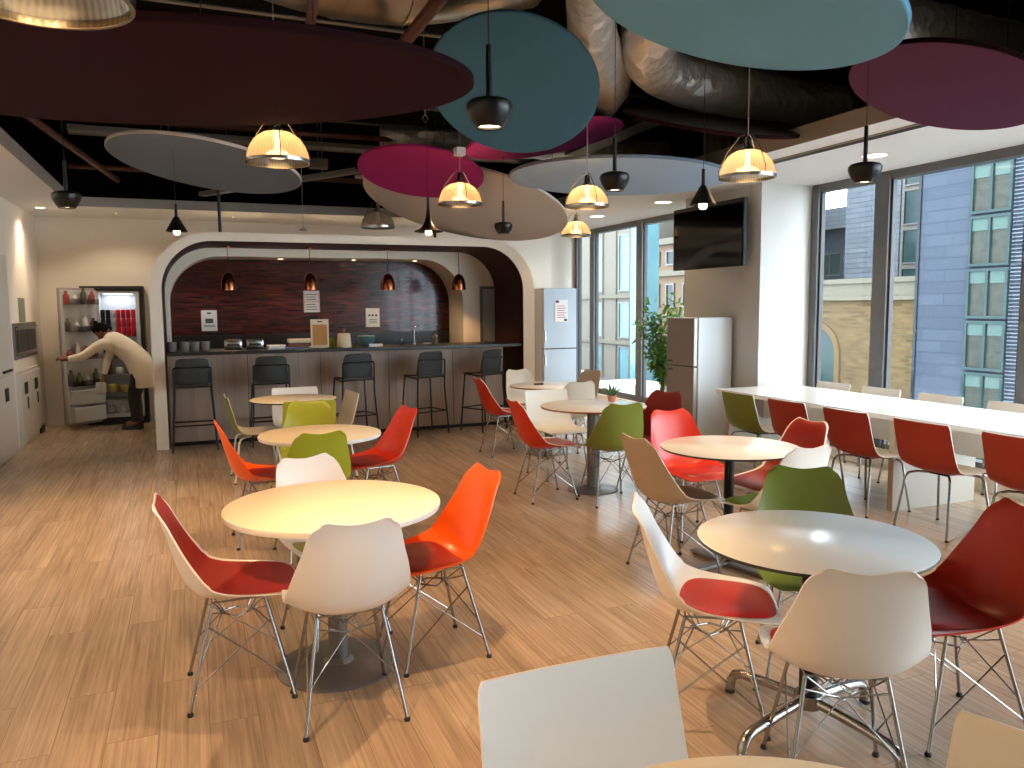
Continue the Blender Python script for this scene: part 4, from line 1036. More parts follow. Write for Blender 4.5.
def glass_pendant(x, y, z, lab, on=True, s=1.0, gear=False, watt=33):
    zt = cord_top(x, y)
    t = thing('glass_pendant', lab, 'pendant lamp', (x, y, z), 0, 'ribbed glass pendant lamps')
    pr = [(0.19, 0.0), (0.192, 0.02), (0.187, 0.055), (0.168, 0.105), (0.135, 0.15), (0.09, 0.18), (0.05, 0.19), (0.045, 0.19)]
    MB().lathe([(a * s, b * s) for a, b in pr], n=56, cap0=False, cap1=False).build('lamp_shade', 'holophane' if on else 'holophane_plain', t, True)
    MB().lathe([(0.186 * s, -.004), (0.196 * s, -.004), (0.198 * s, .016 * s), (0.19 * s, .018 * s)], n=56, cap0=False, cap1=False).build('rim', 'chrome', t, True)
    MB().lathe([(0.052 * s, .185 * s), (0.05 * s, .20 * s), (0.03 * s, .215 * s), (0.024 * s, .27 * s), (0.012 * s, .285 * s)], n=24).build('lamp_holder', 'chrome', t, True)
    for k in range(3):
        a = k * 2 * PI / 3 + .5; d = Vector((math.cos(a), math.sin(a), 0))
        MB().tube([d * .194 * s + Vector((0, 0, .01)), d * .197 * s + Vector((0, 0, .06 * s)), d * .14 * s + Vector((0, 0, .18 * s)), d * .055 * s + Vector((0, 0, .285 * s)), d * .02 * s + Vector((0, 0, .30 * s))], 0.003, 7).build('strap', 'chrome', t, True)
    MB().lathe([(0.01, .028 * s), (0.055 * s, .034 * s), (0.075 * s, .05 * s), (0.055 * s, .068 * s), (0.02 * s, .08 * s), (0.016 * s, .19 * s)], n=24).build('bulb', 'bulb_warm' if on else 'edge_white', t, True)
    MB().tube([(0, 0, .28 * s), (0, 0, zt - z)], 0.0035, 6).build('cord', 'cable_light', t)
    if gear: MB().box(-.045, .045, -.045, .045, .43, .50, bev=.006).build('gear_box', 'white_metal', t)
    if on:
        spot(x, y, z + 0.0, watt, 130, (255, 200, 138), 0.35, 0.05)
        point(x, y, z + 0.10 * s, 2.2, (255, 200, 138), 0.04)
for a in [(-0.285, 2.14, 2.30, 'ribbed glass pendant cut by the top left corner of the picture', True, 1.0, False, 46), (0.55, 5.26, 2.50, 'ribbed glass pendant glowing just below the maroon disc'),
          (3.67, 4.67, 2.48, 'ribbed glass pendant glowing orange over the black-post table', True, 1.0, False, 5), (2.28, 6.88, 2.50, 'ribbed glass pendant with white gear box before the magenta disc', True, 1.0, True, 12),
          (3.05, 5.91, 2.40, 'ribbed glass pendant over the brown-post table', True, .9, False, 5), (4.72, 9.46, 2.50, 'ribbed glass pendant farthest away by the end windows', True, 1.0, False, 5),
          (2.08, 9.35, 2.52, 'unlit ribbed glass pendant above the arch', False)]:
    glass_pendant(*a)
t = thing('hanging_sensor', 'tiny round white sensor on a thin drop rod above the arch', 'sensor', (1.35, 10.3, 2.55))
MB().lathe([(0.05, 0), (0.052, 0.01), (0.02, 0.03)], n=20).build('head', 'disc_beige', t, True)
MB().tube([(0, 0, .03), (0, 0, 1.4)], 0.004, 6).build('rod', 'cable_light', t)

# ================================================================ CEILING SERVICES
def bend(P, n=8):
    out = []
    for i in range(len(P)):
        if i in (0, len(P) - 1): out.append(Vector(P[i])); continue
        a, b, c = Vector(P[i - 1]), Vector(P[i]), Vector(P[i + 1]); d = min((a - b).length, (c - b).length) * .45
        s0 = b + (a - b).normalized() * d; s1 = b + (c - b).normalized() * d
        for k in range(n + 1):
            u = k / n; out.append(s0 * (1 - u) ** 2 + b * 2 * u * (1 - u) + s1 * u * u)
    return out
t = thing('round_duct', 'big round steel duct sagging above the maroon disc', 'duct', (0, 0, 0))
dp = bend([(-.5, 4.7, 4.0), (.45, 5.1, 3.70), (1.35, 5.35, 3.72), (2.3, 5.4, 4.0)], 10)
MB().tube(dp, .29, 36).build('body', 'duct_steel', t, True)
for q0 in (5, 12, 17):
    q0 = min(q0, len(dp) - 2); c0 = dp[q0]; tt = (dp[q0 + 1] - dp[q0 - 1]).normalized()
    MB().tube([c0 - tt * .012, c0 + tt * .012], .298, 36).build('seam_ring', 'duct_steel', t, True)
def foil_duct(P, r, lab):
    pts = bend(P); fine = []
    for a, b in zip(pts, pts[1:]):
        m_ = max(1, int((b - a).length / .08))
        fine += [a + (b - a) * k / m_ for k in range(m_)]
    fine.append(pts[-1]); rr = random.Random(len(P))
    rs = [r * (1 + rr.uniform(-.05, .05)) for _ in fine]
    t = tag(MB().tube(fine, rs, 24).build('foil_duct', 'foil', None, True), lab, 'duct', 'foil-wrapped ducts')
foil_duct([(2.0, 3.6, 3.6), (2.5, 4.9, 3.5), (3.3, 5.9, 3.4), (3.5, 6.6, 3.4)], .16, 'crumpled foil duct running diagonally behind the teal disc')
foil_duct([(3.0, 4.6, 3.8), (3.25, 5.45, 3.42), (4.2, 5.7, 3.38), (5.6, 5.9, 3.38)], .21, 'crumpled foil duct with an elbow right of the teal disc')
foil_duct([(3.7, 3.85, 3.40), (4.6, 3.95, 3.36), (5.6, 4.0, 3.36)], .15, 'short crumpled foil duct between the light blue and purple discs')
foil_duct([(2.0, 8.8, 3.45), (3.4, 8.5, 3.4), (5.4, 8.4, 3.4)], .14, 'crumpled foil duct far back above the lavender disc')
for P, r, lab in (([(-1.45, 6.6, 3.3), (-0.75, 10.9, 3.15)], .035, 'red pipe slanting across the black ceiling at the far left'),
                  ([(0.62, 3.6, 3.3), (0.78, 5.6, 3.25)], .03, 'red pipe crossing under the round steel duct'), ([(1.36, 3.6, 3.3), (1.32, 5.6, 3.25)], .04, 'red pipe beside the right side of the round duct'),
                  ([(-1.2, 10.3, 3.2), (4.2, 10.4, 3.2)], .03, 'red pipe running across near the back of the black ceiling'),
                  ([(-1.2, 8.6, 3.4), (3.2, 8.7, 3.4)], .03, 'red pipe running across above the blue-grey disc')):
    tag(MB().tube(P, r, 14).build('sprinkler_pipe', 'pipe_red', None, True), lab, 'pipe', 'red ceiling pipes')
def tray(x0, y0, x1, y1, z, w, lab, m_='tray_grey'):
    d = Vector((x1 - x0, y1 - y0, 0)); L_ = d.length; a = math.atan2(d.y, d.x)
    t = thing('cable_tray', lab, 'cable tray', ((x0 + x1) / 2, (y0 + y1) / 2, z), a, 'ceiling cable trays')
    MB().box(-L_ / 2, L_ / 2, -w / 2, w / 2, 0, .006).build('base', m_, t)
    for s in (-1, 1): MB().box(-L_ / 2, L_ / 2, s * w / 2 - .004, s * w / 2 + .004, 0, .05).build('side_rail', m_, t)
    MB().tube([(-L_ * .3, 0, .05), (-L_ * .3, 0, 3.93 - z)], .005, 6).build('drop_rod', m_, t)
    MB().tube([(L_ * .3, 0, .05), (L_ * .3, 0, 3.93 - z)], .005, 6).build('drop_rod', m_, t)
tray(0.20, 10.9, 1.7, 8.5, 3.0, .09, 'slim grey tray slanting behind the blue-grey disc')
tray(-1.2, 4.4, 0.55, 4.5, 3.55, .35, 'wide cable tray above the near edge of the maroon disc', 'panel_beige')
tray(-1.2, 7.4, 2.6, 7.6, 3.5, .25, 'wide cable tray above the blue-grey disc')
tray(-1.1, 9.6, 4.3, 9.7, 3.45, .20, 'cable tray crossing near the back of the black ceiling')
tray(4.1, 6.2, 4.2, 10.8, 3.3, .22, 'cable tray running along the right edge of the black ceiling')
for k, (x, y) in enumerate(((-0.95, 7.6), (-0.2, 9.0), (1.5, 9.9))):
    t = thing('junction_box', ['grey junction box near the left edge of the black ceiling', 'beige junction box above the blue-grey disc', 'grey junction box near the back of the black ceiling'][k], 'junction box', (x, y, 3.25))
    MB().box(-.11, .11, -.05, .05, 0, .12, bev=.008).build('body', 'panel_beige', t); MB().box(-.1, .1, -.055, -.05, .01, .11).build('lid', 'tray_grey', t)
    MB().tube([(0, 0, .12), (0, 0, .68)], .006, 6).build('drop_rod', 'tray_grey', t)

rr = random.Random(21); wired = []
for k in range(16):
    x, y = rr.uniform(-1.0, 4.3), rr.uniform(4.6, 10.8); z0 = 2.98 + rr.uniform(0.05, .45)
    if any(math.hypot(x - d_[0], y - d_[1]) < d_[5] + .05 for d_ in DISCS): continue
    k_ = min(range(len(DISCS)), key=lambda q: math.hypot(x - DISCS[q][0], y - DISCS[q][1]))
    near = ('huge maroon', 'blue-grey', 'teal', 'light blue', 'purple', 'front magenta', 'rear magenta', 'large beige', 'lavender', 'dark upturned')[k_]
    if near in wired: continue
    wired.append(near)
    t = tag(MB().tube([(x, y, z0), (x, y, 3.95)], .0035, 6).tube([(x, y, z0), (x + .025, y, z0 - .03), (x, y, z0 - .07), (x - .025, y, z0 - .03), (x, y, z0)], .003, 6).build('hanging_wire', 'cable_light'),
            'thin bare looped wire hanging beside the %s ceiling disc' % near, 'wire', 'bare looped wires in the black ceiling')
for y, z, w_ in ((5.9, 3.62, 'nearest the round steel duct'), (7.1, 3.7, 'just before the magenta disc'), (8.2, 3.66, 'over the blue-grey disc'), (9.3, 3.7, 'over the large beige disc'), (10.5, 3.6, 'farthest back near the arch')):
    tag(MB().tube([(-1.2, y, z), (4.4, y + .1, z)], .016, 8).build('conduit', 'tray_grey', None, True), 'thin grey conduit across the black ceiling, ' + w_, 'conduit', 'grey conduits across the black ceiling')

# ================================================================ TELEVISION
t = thing('television', 'large black flat television on the pillar', 'television', (5.42, 7.56, 2.0))
MB().box(-.025, .02, -.655, .655, 0, .71, bev=.004).build('bezel', 'rubber', t)
MB().box(-.028, -.0245, -.64, .64, .018, .695).build('screen', 'screen_black', t)
MB().box(.02, .13, -.16, .16, .2, .5).build('wall_bracket', 'black_metal', t)

# ================================================================ FREE-STANDING FRIDGES
t = thing('fridge_freezer', 'white and taupe fridge freezer standing against the pillar', 'fridge', (5.01, 7.2, 0))
MB().box(.05, .49, 0, .53, .03, 1.455, bev=.006).build('body', 'appliance_white', t)
d = MB().box(-.005, .042, .004, .526, .93, 1.45, bev=.006).build('door', 'appliance_taupe', t)
MB().box(-.03, -.005, .40, .50, .965, .98, bev=.003).build('handle', 'chrome', d)
d = MB().box(-.005, .042, .004, .526, .05, .918, bev=.006).build('door', 'appliance_taupe', t)
MB().box(-.03, -.005, .40, .50, .87, .885, bev=.003).build('handle', 'chrome', d)
MB().box(.042, .05, .01, .52, .05, 1.445).build('seal', 'seal_dark', t)
for a in (.08, .46):
    for b in (.05, .48): MB().lathe([(.018, 0), (.018, .03)], c=(a, b, 0), n=12).build('foot', 'rubber', t)
t = thing('tall_fridge', 'tall silver-blue fridge with a pinned notice beside the arch', 'fridge', (5.30, 11.8, 0))
MB().box(0, .60, .05, .60, .03, 1.88, bev=.006).build('body', 'appliance_taupe', t)
d1 = MB().box(.004, .596, -.005, .043, .90, 1.875, bev=.008).build('door', 'appliance_silver', t)
MB().box(.02, .035, -.03, -.005, 1.0, 1.2, bev=.003).build('handle', 'chrome', d1)
d = MB().box(.004, .596, -.005, .043, .05, .888, bev=.008).build('door', 'appliance_silver', t)
MB().box(.02, .035, -.03, -.005, .6, .8, bev=.003).build('handle', 'chrome', d)
MB().box(.01, .59, .043, .05, .05, 1.87).build('seal', 'seal_dark', t)
for a in (.05, .55): MB().lathe([(.02, 0), (.02, .03)], c=(a, .1, 0), n=12).build('foot', 'rubber', t)
p = thing('fridge_notice', 'small white notice with purple corners on the tall fridge', 'notice', (5.50, 11.789, 1.33))
MB().box(-.0, .23, -.004, .0, 0, .36).build('sheet', 'paper', p)
g = MB(); g.box(.01, .07, -.006, -.004, .31, .35).box(.16, .22, -.006, -.004, .01, .05)
g.build('corner_mark', 'ink_purple', p)
g = MB()
for k in range(6): g.box(.04, .19 - .02 * (k % 2), -.006, -.004, .07 + k * .037, .08 + k * .037)
g.build('print', 'ink_red', p)

# ================================================================ FICUS
t = thing('potted_ficus', 'tall leafy green plant in a white pot between window and fridge', 'plant', (5.72, 8.92, 0))
MB().lathe([(.13, 0), (.15, .02), (.18, .34), (.19, .36), (.17, .36), (.16, .33)], n=28).build('pot', 'pot_white', t, True)
MB().lathe([(.16, .32), (.05, .34)], n=20).build('soil', 'soil', t, True)
rr = random.Random(11); f = MB(); lf = MB(); pts = []
for k in range(15):
    a = rr.uniform(0, 2 * PI); h = rr.uniform(.9, 1.72); sp = rr.uniform(.08, .36)
    P = [Vector((0, 0, .32)), Vector((.03 * math.cos(a), .03 * math.sin(a), .32 + h * .4 * .9)), Vector((sp * .6 * math.cos(a), sp * .6 * math.sin(a), h * .85)), Vector((sp * math.cos(a), sp * math.sin(a), h))]
    f.tube(P, [.012, .01, .006, .002], 6)
    for m_ in range(52):
        u = rr.uniform(.25, 1.0); i = min(2, int(u * 3)); q = P[i] + (P[i + 1] - P[i]) * (u * 3 - i)
        pts.append(q + Vector((rr.gauss(0, .05), rr.gauss(0, .05), rr.gauss(0, .05))))
for q in pts:
    d = Vector((rr.gauss(0, 1), rr.gauss(0, 1), rr.gauss(-.3, .6))).normalized(); w = d.cross(Vector((rr.gauss(0, .4), rr.gauss(0, .4), 1))).normalized(); L_ = rr.uniform(.08, .125)
    up = w.cross(d) * .006
    b = lf.addv([q, q + d * L_ * .35 + w * L_ * .19 + up, q + d * L_ * .75 + w * L_ * .13, q + d * L_, q + d * L_ * .75 - w * L_ * .13, q + d * L_ * .35 - w * L_ * .19 + up, q + d * L_ * .5 - up])
    for i in range(6): lf.face([b + 6, b + i, b + (i + 1) % 6])
f.build('stem', 'bark', t, True)
o = link('foliage', lf.mesh('foliage', 'leaf', False, False), t)

# ================================================================ LEFT WALL BUILT-INS
t = thing('built_in_oven', 'dark framed glass oven built into the left wall', 'oven', (XL, 10.58, 1.02))
MB().box(0, .02, 0, 1.40, 0, .42).build('frame', 'steel_brushed', t)
MB().box(.02, .028, .05, 1.35, .04, .38).build('door', 'oven_glass', t)
for y in (.12, .72): MB().box(.028, .034, y, y + .52, .08, .34).build('inner_frame', 'frame_dark', t)
MB().tube([(.05, .1, .375), (.05, 1.3, .375)], .008, 8).build('handle', 'steel_brushed', t)
t = thing('recycling_cupboard', 'pale cupboard with two black openings below the wall oven', 'cupboard', (XL, 10.60, 0))
MB().box(0, .03, 0, 1.34, .06, .88).build('body', 'cabinet_beige', t)
MB().box(0, .025, 0, 1.34, 0, .06).build('plinth', 'cabinet_beige', t)
for y in (0.02, .68):
    d = MB().box(.03, .046, y, y + .64, .08, .84, bev=.003).build('door', 'cabinet_beige', t)
    MB().box(.046, .049, y + .18, y + .40, .60, .74).build('opening', 'plug_black', d)
    MB().box(.046, .06, y + .31, y + .33, .42, .56).build('handle', 'seal_dark', d)
tag(MB().box(XL, XL + .05, 11.72, 11.96, 0, .10).build('door_stop', 'plug_black'), 'small black block on the floor at the end of the pale cupboard', 'door stop')
p = MB(); p.box(XL, XL + .006, 11.02, 11.40, 1.45, 1.74)
tag(p.build('wall_notice', 'notice_grey'), 'greyish green notice on the left wall above the oven', 'notice')
t = thing('tall_cupboard', 'tall pale cupboard with a black bar handle at the left picture edge', 'cupboard', (XL, 9.25, 0))
MB().box(0, .02, 0, 1.08, 0.05, 2.2).build('body', 'cabinet_beige', t); MB().box(0, .018, 0, 1.08, 0, 0.05).build('plinth', 'cabinet_beige', t)
d = MB().box(.02, .036, .01, 1.07, .90, 2.19, bev=.003).build('door', 'cabinet_beige', t); MB().box(.036, .058, .5, .92, .925, .95).build('handle', 'plug_black', d)
d = MB().box(.02, .036, .01, 1.07, .06, .88, bev=.003).build('door', 'cabinet_beige', t); MB().box(.036, .042, .55, .72, .62, .76).build('opening', 'plug_black', d)

# ================================================================ OPEN FRIDGE, LEFT BACK
FXX, FYY = -1.36, 12.22
t = thing('open_fridge', 'open built-in fridge with black surround and lit shelves', 'fridge', (0, 0, 0))
g = MB()
g.box(-1.38, -.60, FYY - .02, YB - .001, 1.86, 1.91); g.box(-.64, -.60, FYY - .02, YB - .001, 0, 1.86); g.box(-1.38, -1.20, FYY + .1, YB - .001, 0, 1.86)
g.build('surround', 'plug_black', t)
g = MB(); g.box(-1.19, -1.155, FYY, YB - .001, .1, 1.84); g.box(-.70, -.655, FYY, YB - .001, .1, 1.84); g.box(-1.155, -.70, FYY, YB - .001, 1.81, 1.84); g.box(-1.155, -.70, FYY, YB - .001, .10, .15)
g.box(-1.155, -.70, YB - .02, YB - .001, .15, 1.81); g.build('cabinet', 'appliance_white', t)
g = MB(); g.box(-1.17, -.66, FYY - .02, YB - .05, 0.0, .10); g.build('plinth', 'plug_black', t)
MB().box(-1.10, -.75, FYY + .08, YB - .06, 1.795, 1.809).build('lamp', 'fridge_light', t)
lx = bpy.data.lights.new('lamp_light', 'AREA'); lx.energy = 0.5; lx.size = .3; lx.size_y = .12; lx.shape = 'RECTANGLE'; lx.color = (.85, .93, 1)
lo = bpy.data.objects.new('lamp_light', lx); COL.objects.link(lo); lo.location = (-.93, FYY + .14, 1.79)
SH = [1.22, .93, .70, .44, .36]
for z in SH: MB().box(-1.153, -.702, FYY + .03, YB - .022, z - .012, z).build('shelf', 'clear_plastic', t)
MB().box(-1.15, -.705, FYY + .01, FYY + .03, .17, .34).build('drawer', 'clear_plastic', t)
# door, hinged left, swung out
hx, hy = -1.17, FYY - .02
da = math.atan2(-.42, -.50)
DL = .53
dt = Matrix.Rotation(da, 4, 'Z')
def dbox(x0, x1, y0, y1, z0, z1, bev=0):   # door-local: x along the door, y = thickness (inside is +y)
    b = MB().box(x0, x1, y0, y1, z0, z1, bev=bev); b.v = [tuple(dt @ Vector(p) + Vector((hx, hy, 0))) for p in b.v]; return b
d = dbox(0, DL, -.06, -.02, .05, 1.88, bev=.006).build('door', 'appliance_taupe', t)
g = dbox(.02, DL - .03, -.02, 0.0, .08, 1.85); g.build('liner', 'appliance_white', d)
dbox(DL - .04, DL - .015, -.02, 0.03, .10, 1.84).build('liner_edge', 'appliance_white', d)
for k, z in enumerate((1.66, 1.30, .93, .58)):
    g = dbox(.04, DL - .06, 0, .10, z, z + .008); q = dbox(.04, DL - .06, .092, .10, z, z + .07); b0 = g.addv(q.v)
    for ff in q.f: g.face([b0 + i for i in ff])
    g.build('bin', 'clear_plastic', d)
g = dbox(.03, DL - .05, 0.0, .11, .10, .30, bev=.01); g.build('drawer', 'appliance_white', d)
g = dbox(.03, DL - .05, 0.0, .11, .33, .52, bev=.01); g.build('drawer', 'appliance_white', d)
# cans and food
kinds = ['can_dark', 'can_dark', 'can_silver', 'can_red', 'can_red', 'can_red', 'can_red']
can_me = {}
for m_ in set(kinds): can_me[m_] = MB().lathe([(.024, 0), (.03, .008), (.03, .112), (.025, .122)], n=16).mesh('drinks_can', m_, True)
names = {'can_dark': 'dark drinks can on the top fridge shelf', 'can_silver': 'silver drinks can on the top fridge shelf', 'can_red': 'red drinks can on the top fridge shelf'}
rown = ['bottom row', 'middle row', 'top row', 'in the top row']
coln = ['first from the left', 'second from the left', 'beside the dark cans', 'first red column', 'second red column', 'third red column', 'nearest the right side']
for c_, m_ in enumerate(kinds):
    for r_ in range(3):
        o = link('drinks_can', can_me[m_]); o.location = (-1.12 + c_ * .063, FYY + .08, 1.2201 + r_ * .1225)
        tag(o, names[m_] + ' ' + rown[r_] + ', ' + coln[c_], 'can', names[m_].split(' on ')[0] + 's in the fridge')
foods = [('food_tub', 'food_dark', .93, -1.09, .05, .10), ('food_tub', 'food_red', .93, -.95, .055, .13), ('food_tub', 'food_dark', .93, -.80, .05, .11),
         ('food_tub', 'food_dark', .70, -1.09, .05, .12), ('food_tub', 'food_white', .70, -.95, .05, .09), ('food_tub', 'food_red', .70, -.80, .05, .12),
         ('food_tub', 'food_yellow', .44, -1.06, .065, .12), ('food_tub', 'food_yellow', .44, -.90, .06, .10), ('food_tub', 'food_white', .44, -.77, .04, .10),
         ('food_tub', 'food_blue', .16, -1.07, .05, .11), ('food_tub', 'food_white', .16, -.94, .045, .10), ('food_tub', 'food_blue', .16, -.81, .045, .11)]
shelfn = {.93: 'second fridge shelf', .70: 'third fridge shelf', .44: 'fourth fridge shelf', .16: 'fridge bottom drawer'}
cn = {'food_dark': 'dark', 'food_red': 'reddish', 'food_white': 'white', 'food_yellow': 'yellow', 'food_blue': 'blue'}
for i, (n_, m_, z, x, r, h) in enumerate(foods):
    side = ('left part', 'middle', 'right part')[i % 3]
    o = MB().lathe([(r * .85, 0), (r, h * .2), (r, h * .85), (r * .8, h)], n=18).build(n_, m_, None, True, (x, FYY + .10, z + .0002 if z > .2 else z - .0098))
    tag(o, '%s food tub on the %s, %s' % (cn[m_], shelfn[z], side), 'food tub', 'food tubs in the fridge')
dfood = [(1.66, ['food_red', 'food_dark', 'food_white', 'food_red']), (1.30, ['food_dark', 'food_white', 'food_white', 'food_dark']), (.93, ['food_red', 'food_red', 'food_white', 'food_red']), (.58, ['food_green', 'food_white', 'food_green', 'food_dark'])]
zn = {1.66: 'top', 1.30: 'second', .93: 'third', .58: 'lowest'}; cn['food_green'] = 'green'
for z, ms in dfood:
    for k, m_ in enumerate(ms):
        p_ = dt @ Vector((.11 + k * .12, .05, 0)) + Vector((hx, hy, z + .0085)); h = .13 + .04 * ((k + int(z * 10)) % 3)
        o = MB().lathe([(.034, 0), (.038, .01), (.038, h * .65), (.02, h * .8), (.018, h)], n=16).build('sauce_bottle', m_, None, True, tuple(p_))
        tag(o, '%s bottle in the %s fridge door bin, %s from the hinge' % (cn[m_], zn[z], ('first', 'second', 'third', 'fourth')[k]), 'bottle', 'bottles in the fridge door')

# ================================================================ PERSON
def skin_body(name, verts, edges, radii, matn, parent, sub=2, root=0):
    me = bpy.data.meshes.new(name); me.from_pydata(verts, edges, []); me.materials.append(M(matn))
    o = bpy.data.objects.new(name, me); COL.objects.link(o)
    sk = o.modifiers.new('skin', 'SKIN'); sk.use_smooth_shade = True
    for i, r in enumerate(radii):
        r = r if isinstance(r, tuple) else (r, r)
        me.skin_vertices[0].data[i].radius = r
        me.skin_vertices[0].data[i].use_root = (i == root)
    sb = o.modifiers.new('sub', 'SUBSURF'); sb.levels = sub; sb.render_levels = sub
    dg = bpy.context.evaluated_depsgraph_get(); ev = o.evaluated_get(dg); me2 = bpy.data.meshes.new_from_object(ev)
    bpy.data.objects.remove(o); me2.name = name
    me2.polygons.foreach_set('use_smooth', [True] * len(me2.polygons))
    return link(name, me2, parent)
# local frame: +x = facing direction (towards the fridge, left), bent forward at the hips; origin between the feet
PX, PY = -.74, 11.70
person = thing('person', 'person in a cream cardigan and dark trousers bending into the open fridge', 'person', (PX, PY, 0), math.radians(163))
B = {'pelvis': (-.06, 0, .86), 'waist': (.04, 0, 1.00), 'chest': (.20, 0, 1.17), 'neck': (.31, -.03, 1.25), 'head0': (.37, -.06, 1.27),
     'sr': (.30, .17, 1.15), 'er': (.50, .26, 1.00), 'wr': (.72, .24, .96), 'sl': (.28, -.17, 1.14), 'el': (.42, -.22, .90), 'wl': (.44, -.14, .68),
     'hr': (-.07, .085, .80), 'kr': (-.02, .09, .46), 'ar': (-.06, .09, .08), 'tr': (.10, .10, .045), 'hl': (-.07, -.085, .80), 'kl': (.04, -.09, .46), 'al': (.02, -.10, .08), 'tl': (.18, -.11, .045)}
order = list(B); ix = {k: i for i, k in enumerate(order)}
E_ = [('pelvis', 'waist'), ('waist', 'chest'), ('chest', 'neck'), ('neck', 'head0'), ('chest', 'sr'), ('sr', 'er'), ('er', 'wr'), ('chest', 'sl'), ('sl', 'el'), ('el', 'wl'),
      ('pelvis', 'hr'), ('hr', 'kr'), ('kr', 'ar'), ('ar', 'tr'), ('pelvis', 'hl'), ('hl', 'kl'), ('kl', 'al'), ('al', 'tl')]
rad = {'pelvis': .09, 'waist': .09, 'chest': .10, 'neck': .05, 'head0': .05, 'sr': .06, 'er': .042, 'wr': .027, 'sl': .06, 'el': .042, 'wl': .027,
       'hr': .07, 'kr': .055, 'ar': .036, 'tr': .03, 'hl': .07, 'kl': .055, 'al': .036, 'tl': .03}
body = skin_body('body', [B[k] for k in order], [(ix[a], ix[b]) for a, b in E_], [rad[k] for k in order], 'skin', person)
# head with face, bent down, added to the body mesh as a joined surface
hd = MB(); hc = Vector((.40, -.08, 1.30)); tilt = Matrix.Rotation(math.radians(62), 3, 'Y')
G = []
for i in range(17):
    th = PI * i / 16; row = []
    for j in range(25):
        ph = 2 * PI * j / 24; p = Vector((math.sin(th) * math.cos(ph) * .092, math.sin(th) * math.sin(ph) * .075, math.cos(th) * .115))
        if p.z < 0: p.x *= 1 - .15 * (-p.z / .115); p.y *= 1 - .3 * (-p.z / .115)
        if abs(ph) < .3 or abs(ph - 2 * PI) < .3:
            if -.03 < p.z < .02: p.x += .018
            if -.065 < p.z < -.045: p.x += .006
        if .3 < abs(ph if ph < PI else 2 * PI - ph) < .7 and .0 < p.z < .03: p.x -= .007
        row.append(tilt @ p + hc)
    G.append(row)
hd.grid(G)
for s in (-1, 1):
    hd.lathe([(.006, 0), (.024, .004), (.026, .014), (.01, .018)], n=12, rot=tilt @ Matrix.Rotation(-s * PI / 2, 3, 'X'), c=tuple(tilt @ Vector((-.005, s * .07, -.005)) + hc))
# hands
def hand(w, dirv, side, b_):
    w = Vector(w); d = Vector(dirv).normalized(); up = Vector((0, 0, 1)); lat = d.cross(up).normalized() * side; nr = lat.cross(d)
    b_.tube([w - d * .01, w + d * .03, w + d * .07, w + d * .09], [.026, .034, .038, .03], 10)
    for k in range(4):
        o_ = lat * (-.027 + .018 * k); L_ = (.062, .072, .068, .052)[k]
        p0 = w + d * .08 + o_; p1 = p0 + d * L_ * .5 + nr * .006; p2 = p1 + d * L_ * .3 - nr * .02 ; p3 = p2 + d * L_ * .05 - nr * .022
        b_.tube([p0, p1, p2, p3], [.0095, .009, .008, .006], 7)
    p0 = w + d * .025 - lat * .03; b_.tube([p0, p0 - lat * .025 + d * .025, p0 - lat * .03 + d * .055], [.012, .010, .007], 7)
hand(B['wr'], (1, .0, .05), 1, hd); hand(B['wl'], (.2, .1, -1), -1, hd)
hm = hd.mesh('skin_detail', 'skin', True)
bm = bmesh.new(); bm.from_mesh(body.data); bm.from_mesh(hm); bm.to_mesh(body.data); bm.free()
body.data.polygons.foreach_set('use_smooth', [True] * len(body.data.polygons))
# hair
h = MB(); G = []
for i in range(13):
    th = PI * .62 * i / 12; row = []
    for j in range(25):
        ph = 2 * PI * j / 24; k = 1.0
        p = Vector((math.sin(th) * math.cos(ph) * .104, math.sin(th) * math.sin(ph) * .088, math.cos(th) * .128))
        if math.cos(ph) > .5 and th > PI * .33: p.x *= .84; p.z = max(p.z, .06)
        if math.cos(ph) < 0: p.z -= .03 * (th / (PI * .62)) ** 2
        n_ = noise.noise(p * 30) * .006; p += p.normalized() * n_
        row.append(tilt @ p + hc + tilt @ Vector((-.012, 0, .008)))
    G.append(row)
h.grid(G); h.lathe([(.004, 0), (.03, .01), (.036, .03), (.02, .055), (.004, .06)], n=14, c=tuple(hc + tilt @ Vector((-.06, 0, .10))), rot=tilt)
h.build('hair', 'hair_black', person, True)
# cardigan: torso + sleeves as one skinned surface, longer tail
def smooth(P, m_=4):
    return profile([tuple(p) for p in P], (len(P) - 1) * m_)
f = MB()
K = smooth([(-.12, 0, .56, .185, .125), (-.125, 0, .70, .195, .15), (-.10, 0, .84, .19, .165), (-.02, 0, .97, .175, .15), (.10, 0, 1.08, .185, .14), (.22, 0, 1.17, .185, .125), (.29, -.01, 1.215, .13, .10), (.33, -.03, 1.245, .07, .06)])
K = [(x, y, z, a * (1 + .012 * math.sin(i * 1.7)), b_) for i, (x, y, z, a, b_) in enumerate(K)]
loft(f, [((x, y, z), a, b_) for x, y, z, a, b_ in K], 24)
for P in ([(.20, .11, 1.12, .085), (.29, .18, 1.14, .075), (.40, .23, 1.08, .062), (.50, .26, 1.005, .054), (.60, .255, .975, .047), (.70, .242, .962, .038)],
          [(.20, -.11, 1.12, .085), (.28, -.17, 1.12, .075), (.36, -.20, 1.02, .062), (.42, -.22, .91, .054), (.43, -.18, .81, .046), (.44, -.148, .72, .038)]):
    q = smooth(P); f.tube([p[:3] for p in q], [p[3] * (1 + .03 * math.sin(i * 2.1)) for i, p in enumerate(q)], 16)
f.build('cardigan', 'knit_cream', person, True)
f = MB()
loft(f, [((-.10, 0, .86), .15, .12), ((-.11, 0, .78), .165, .135), ((-.10, 0, .70), .16, .125)], 22)
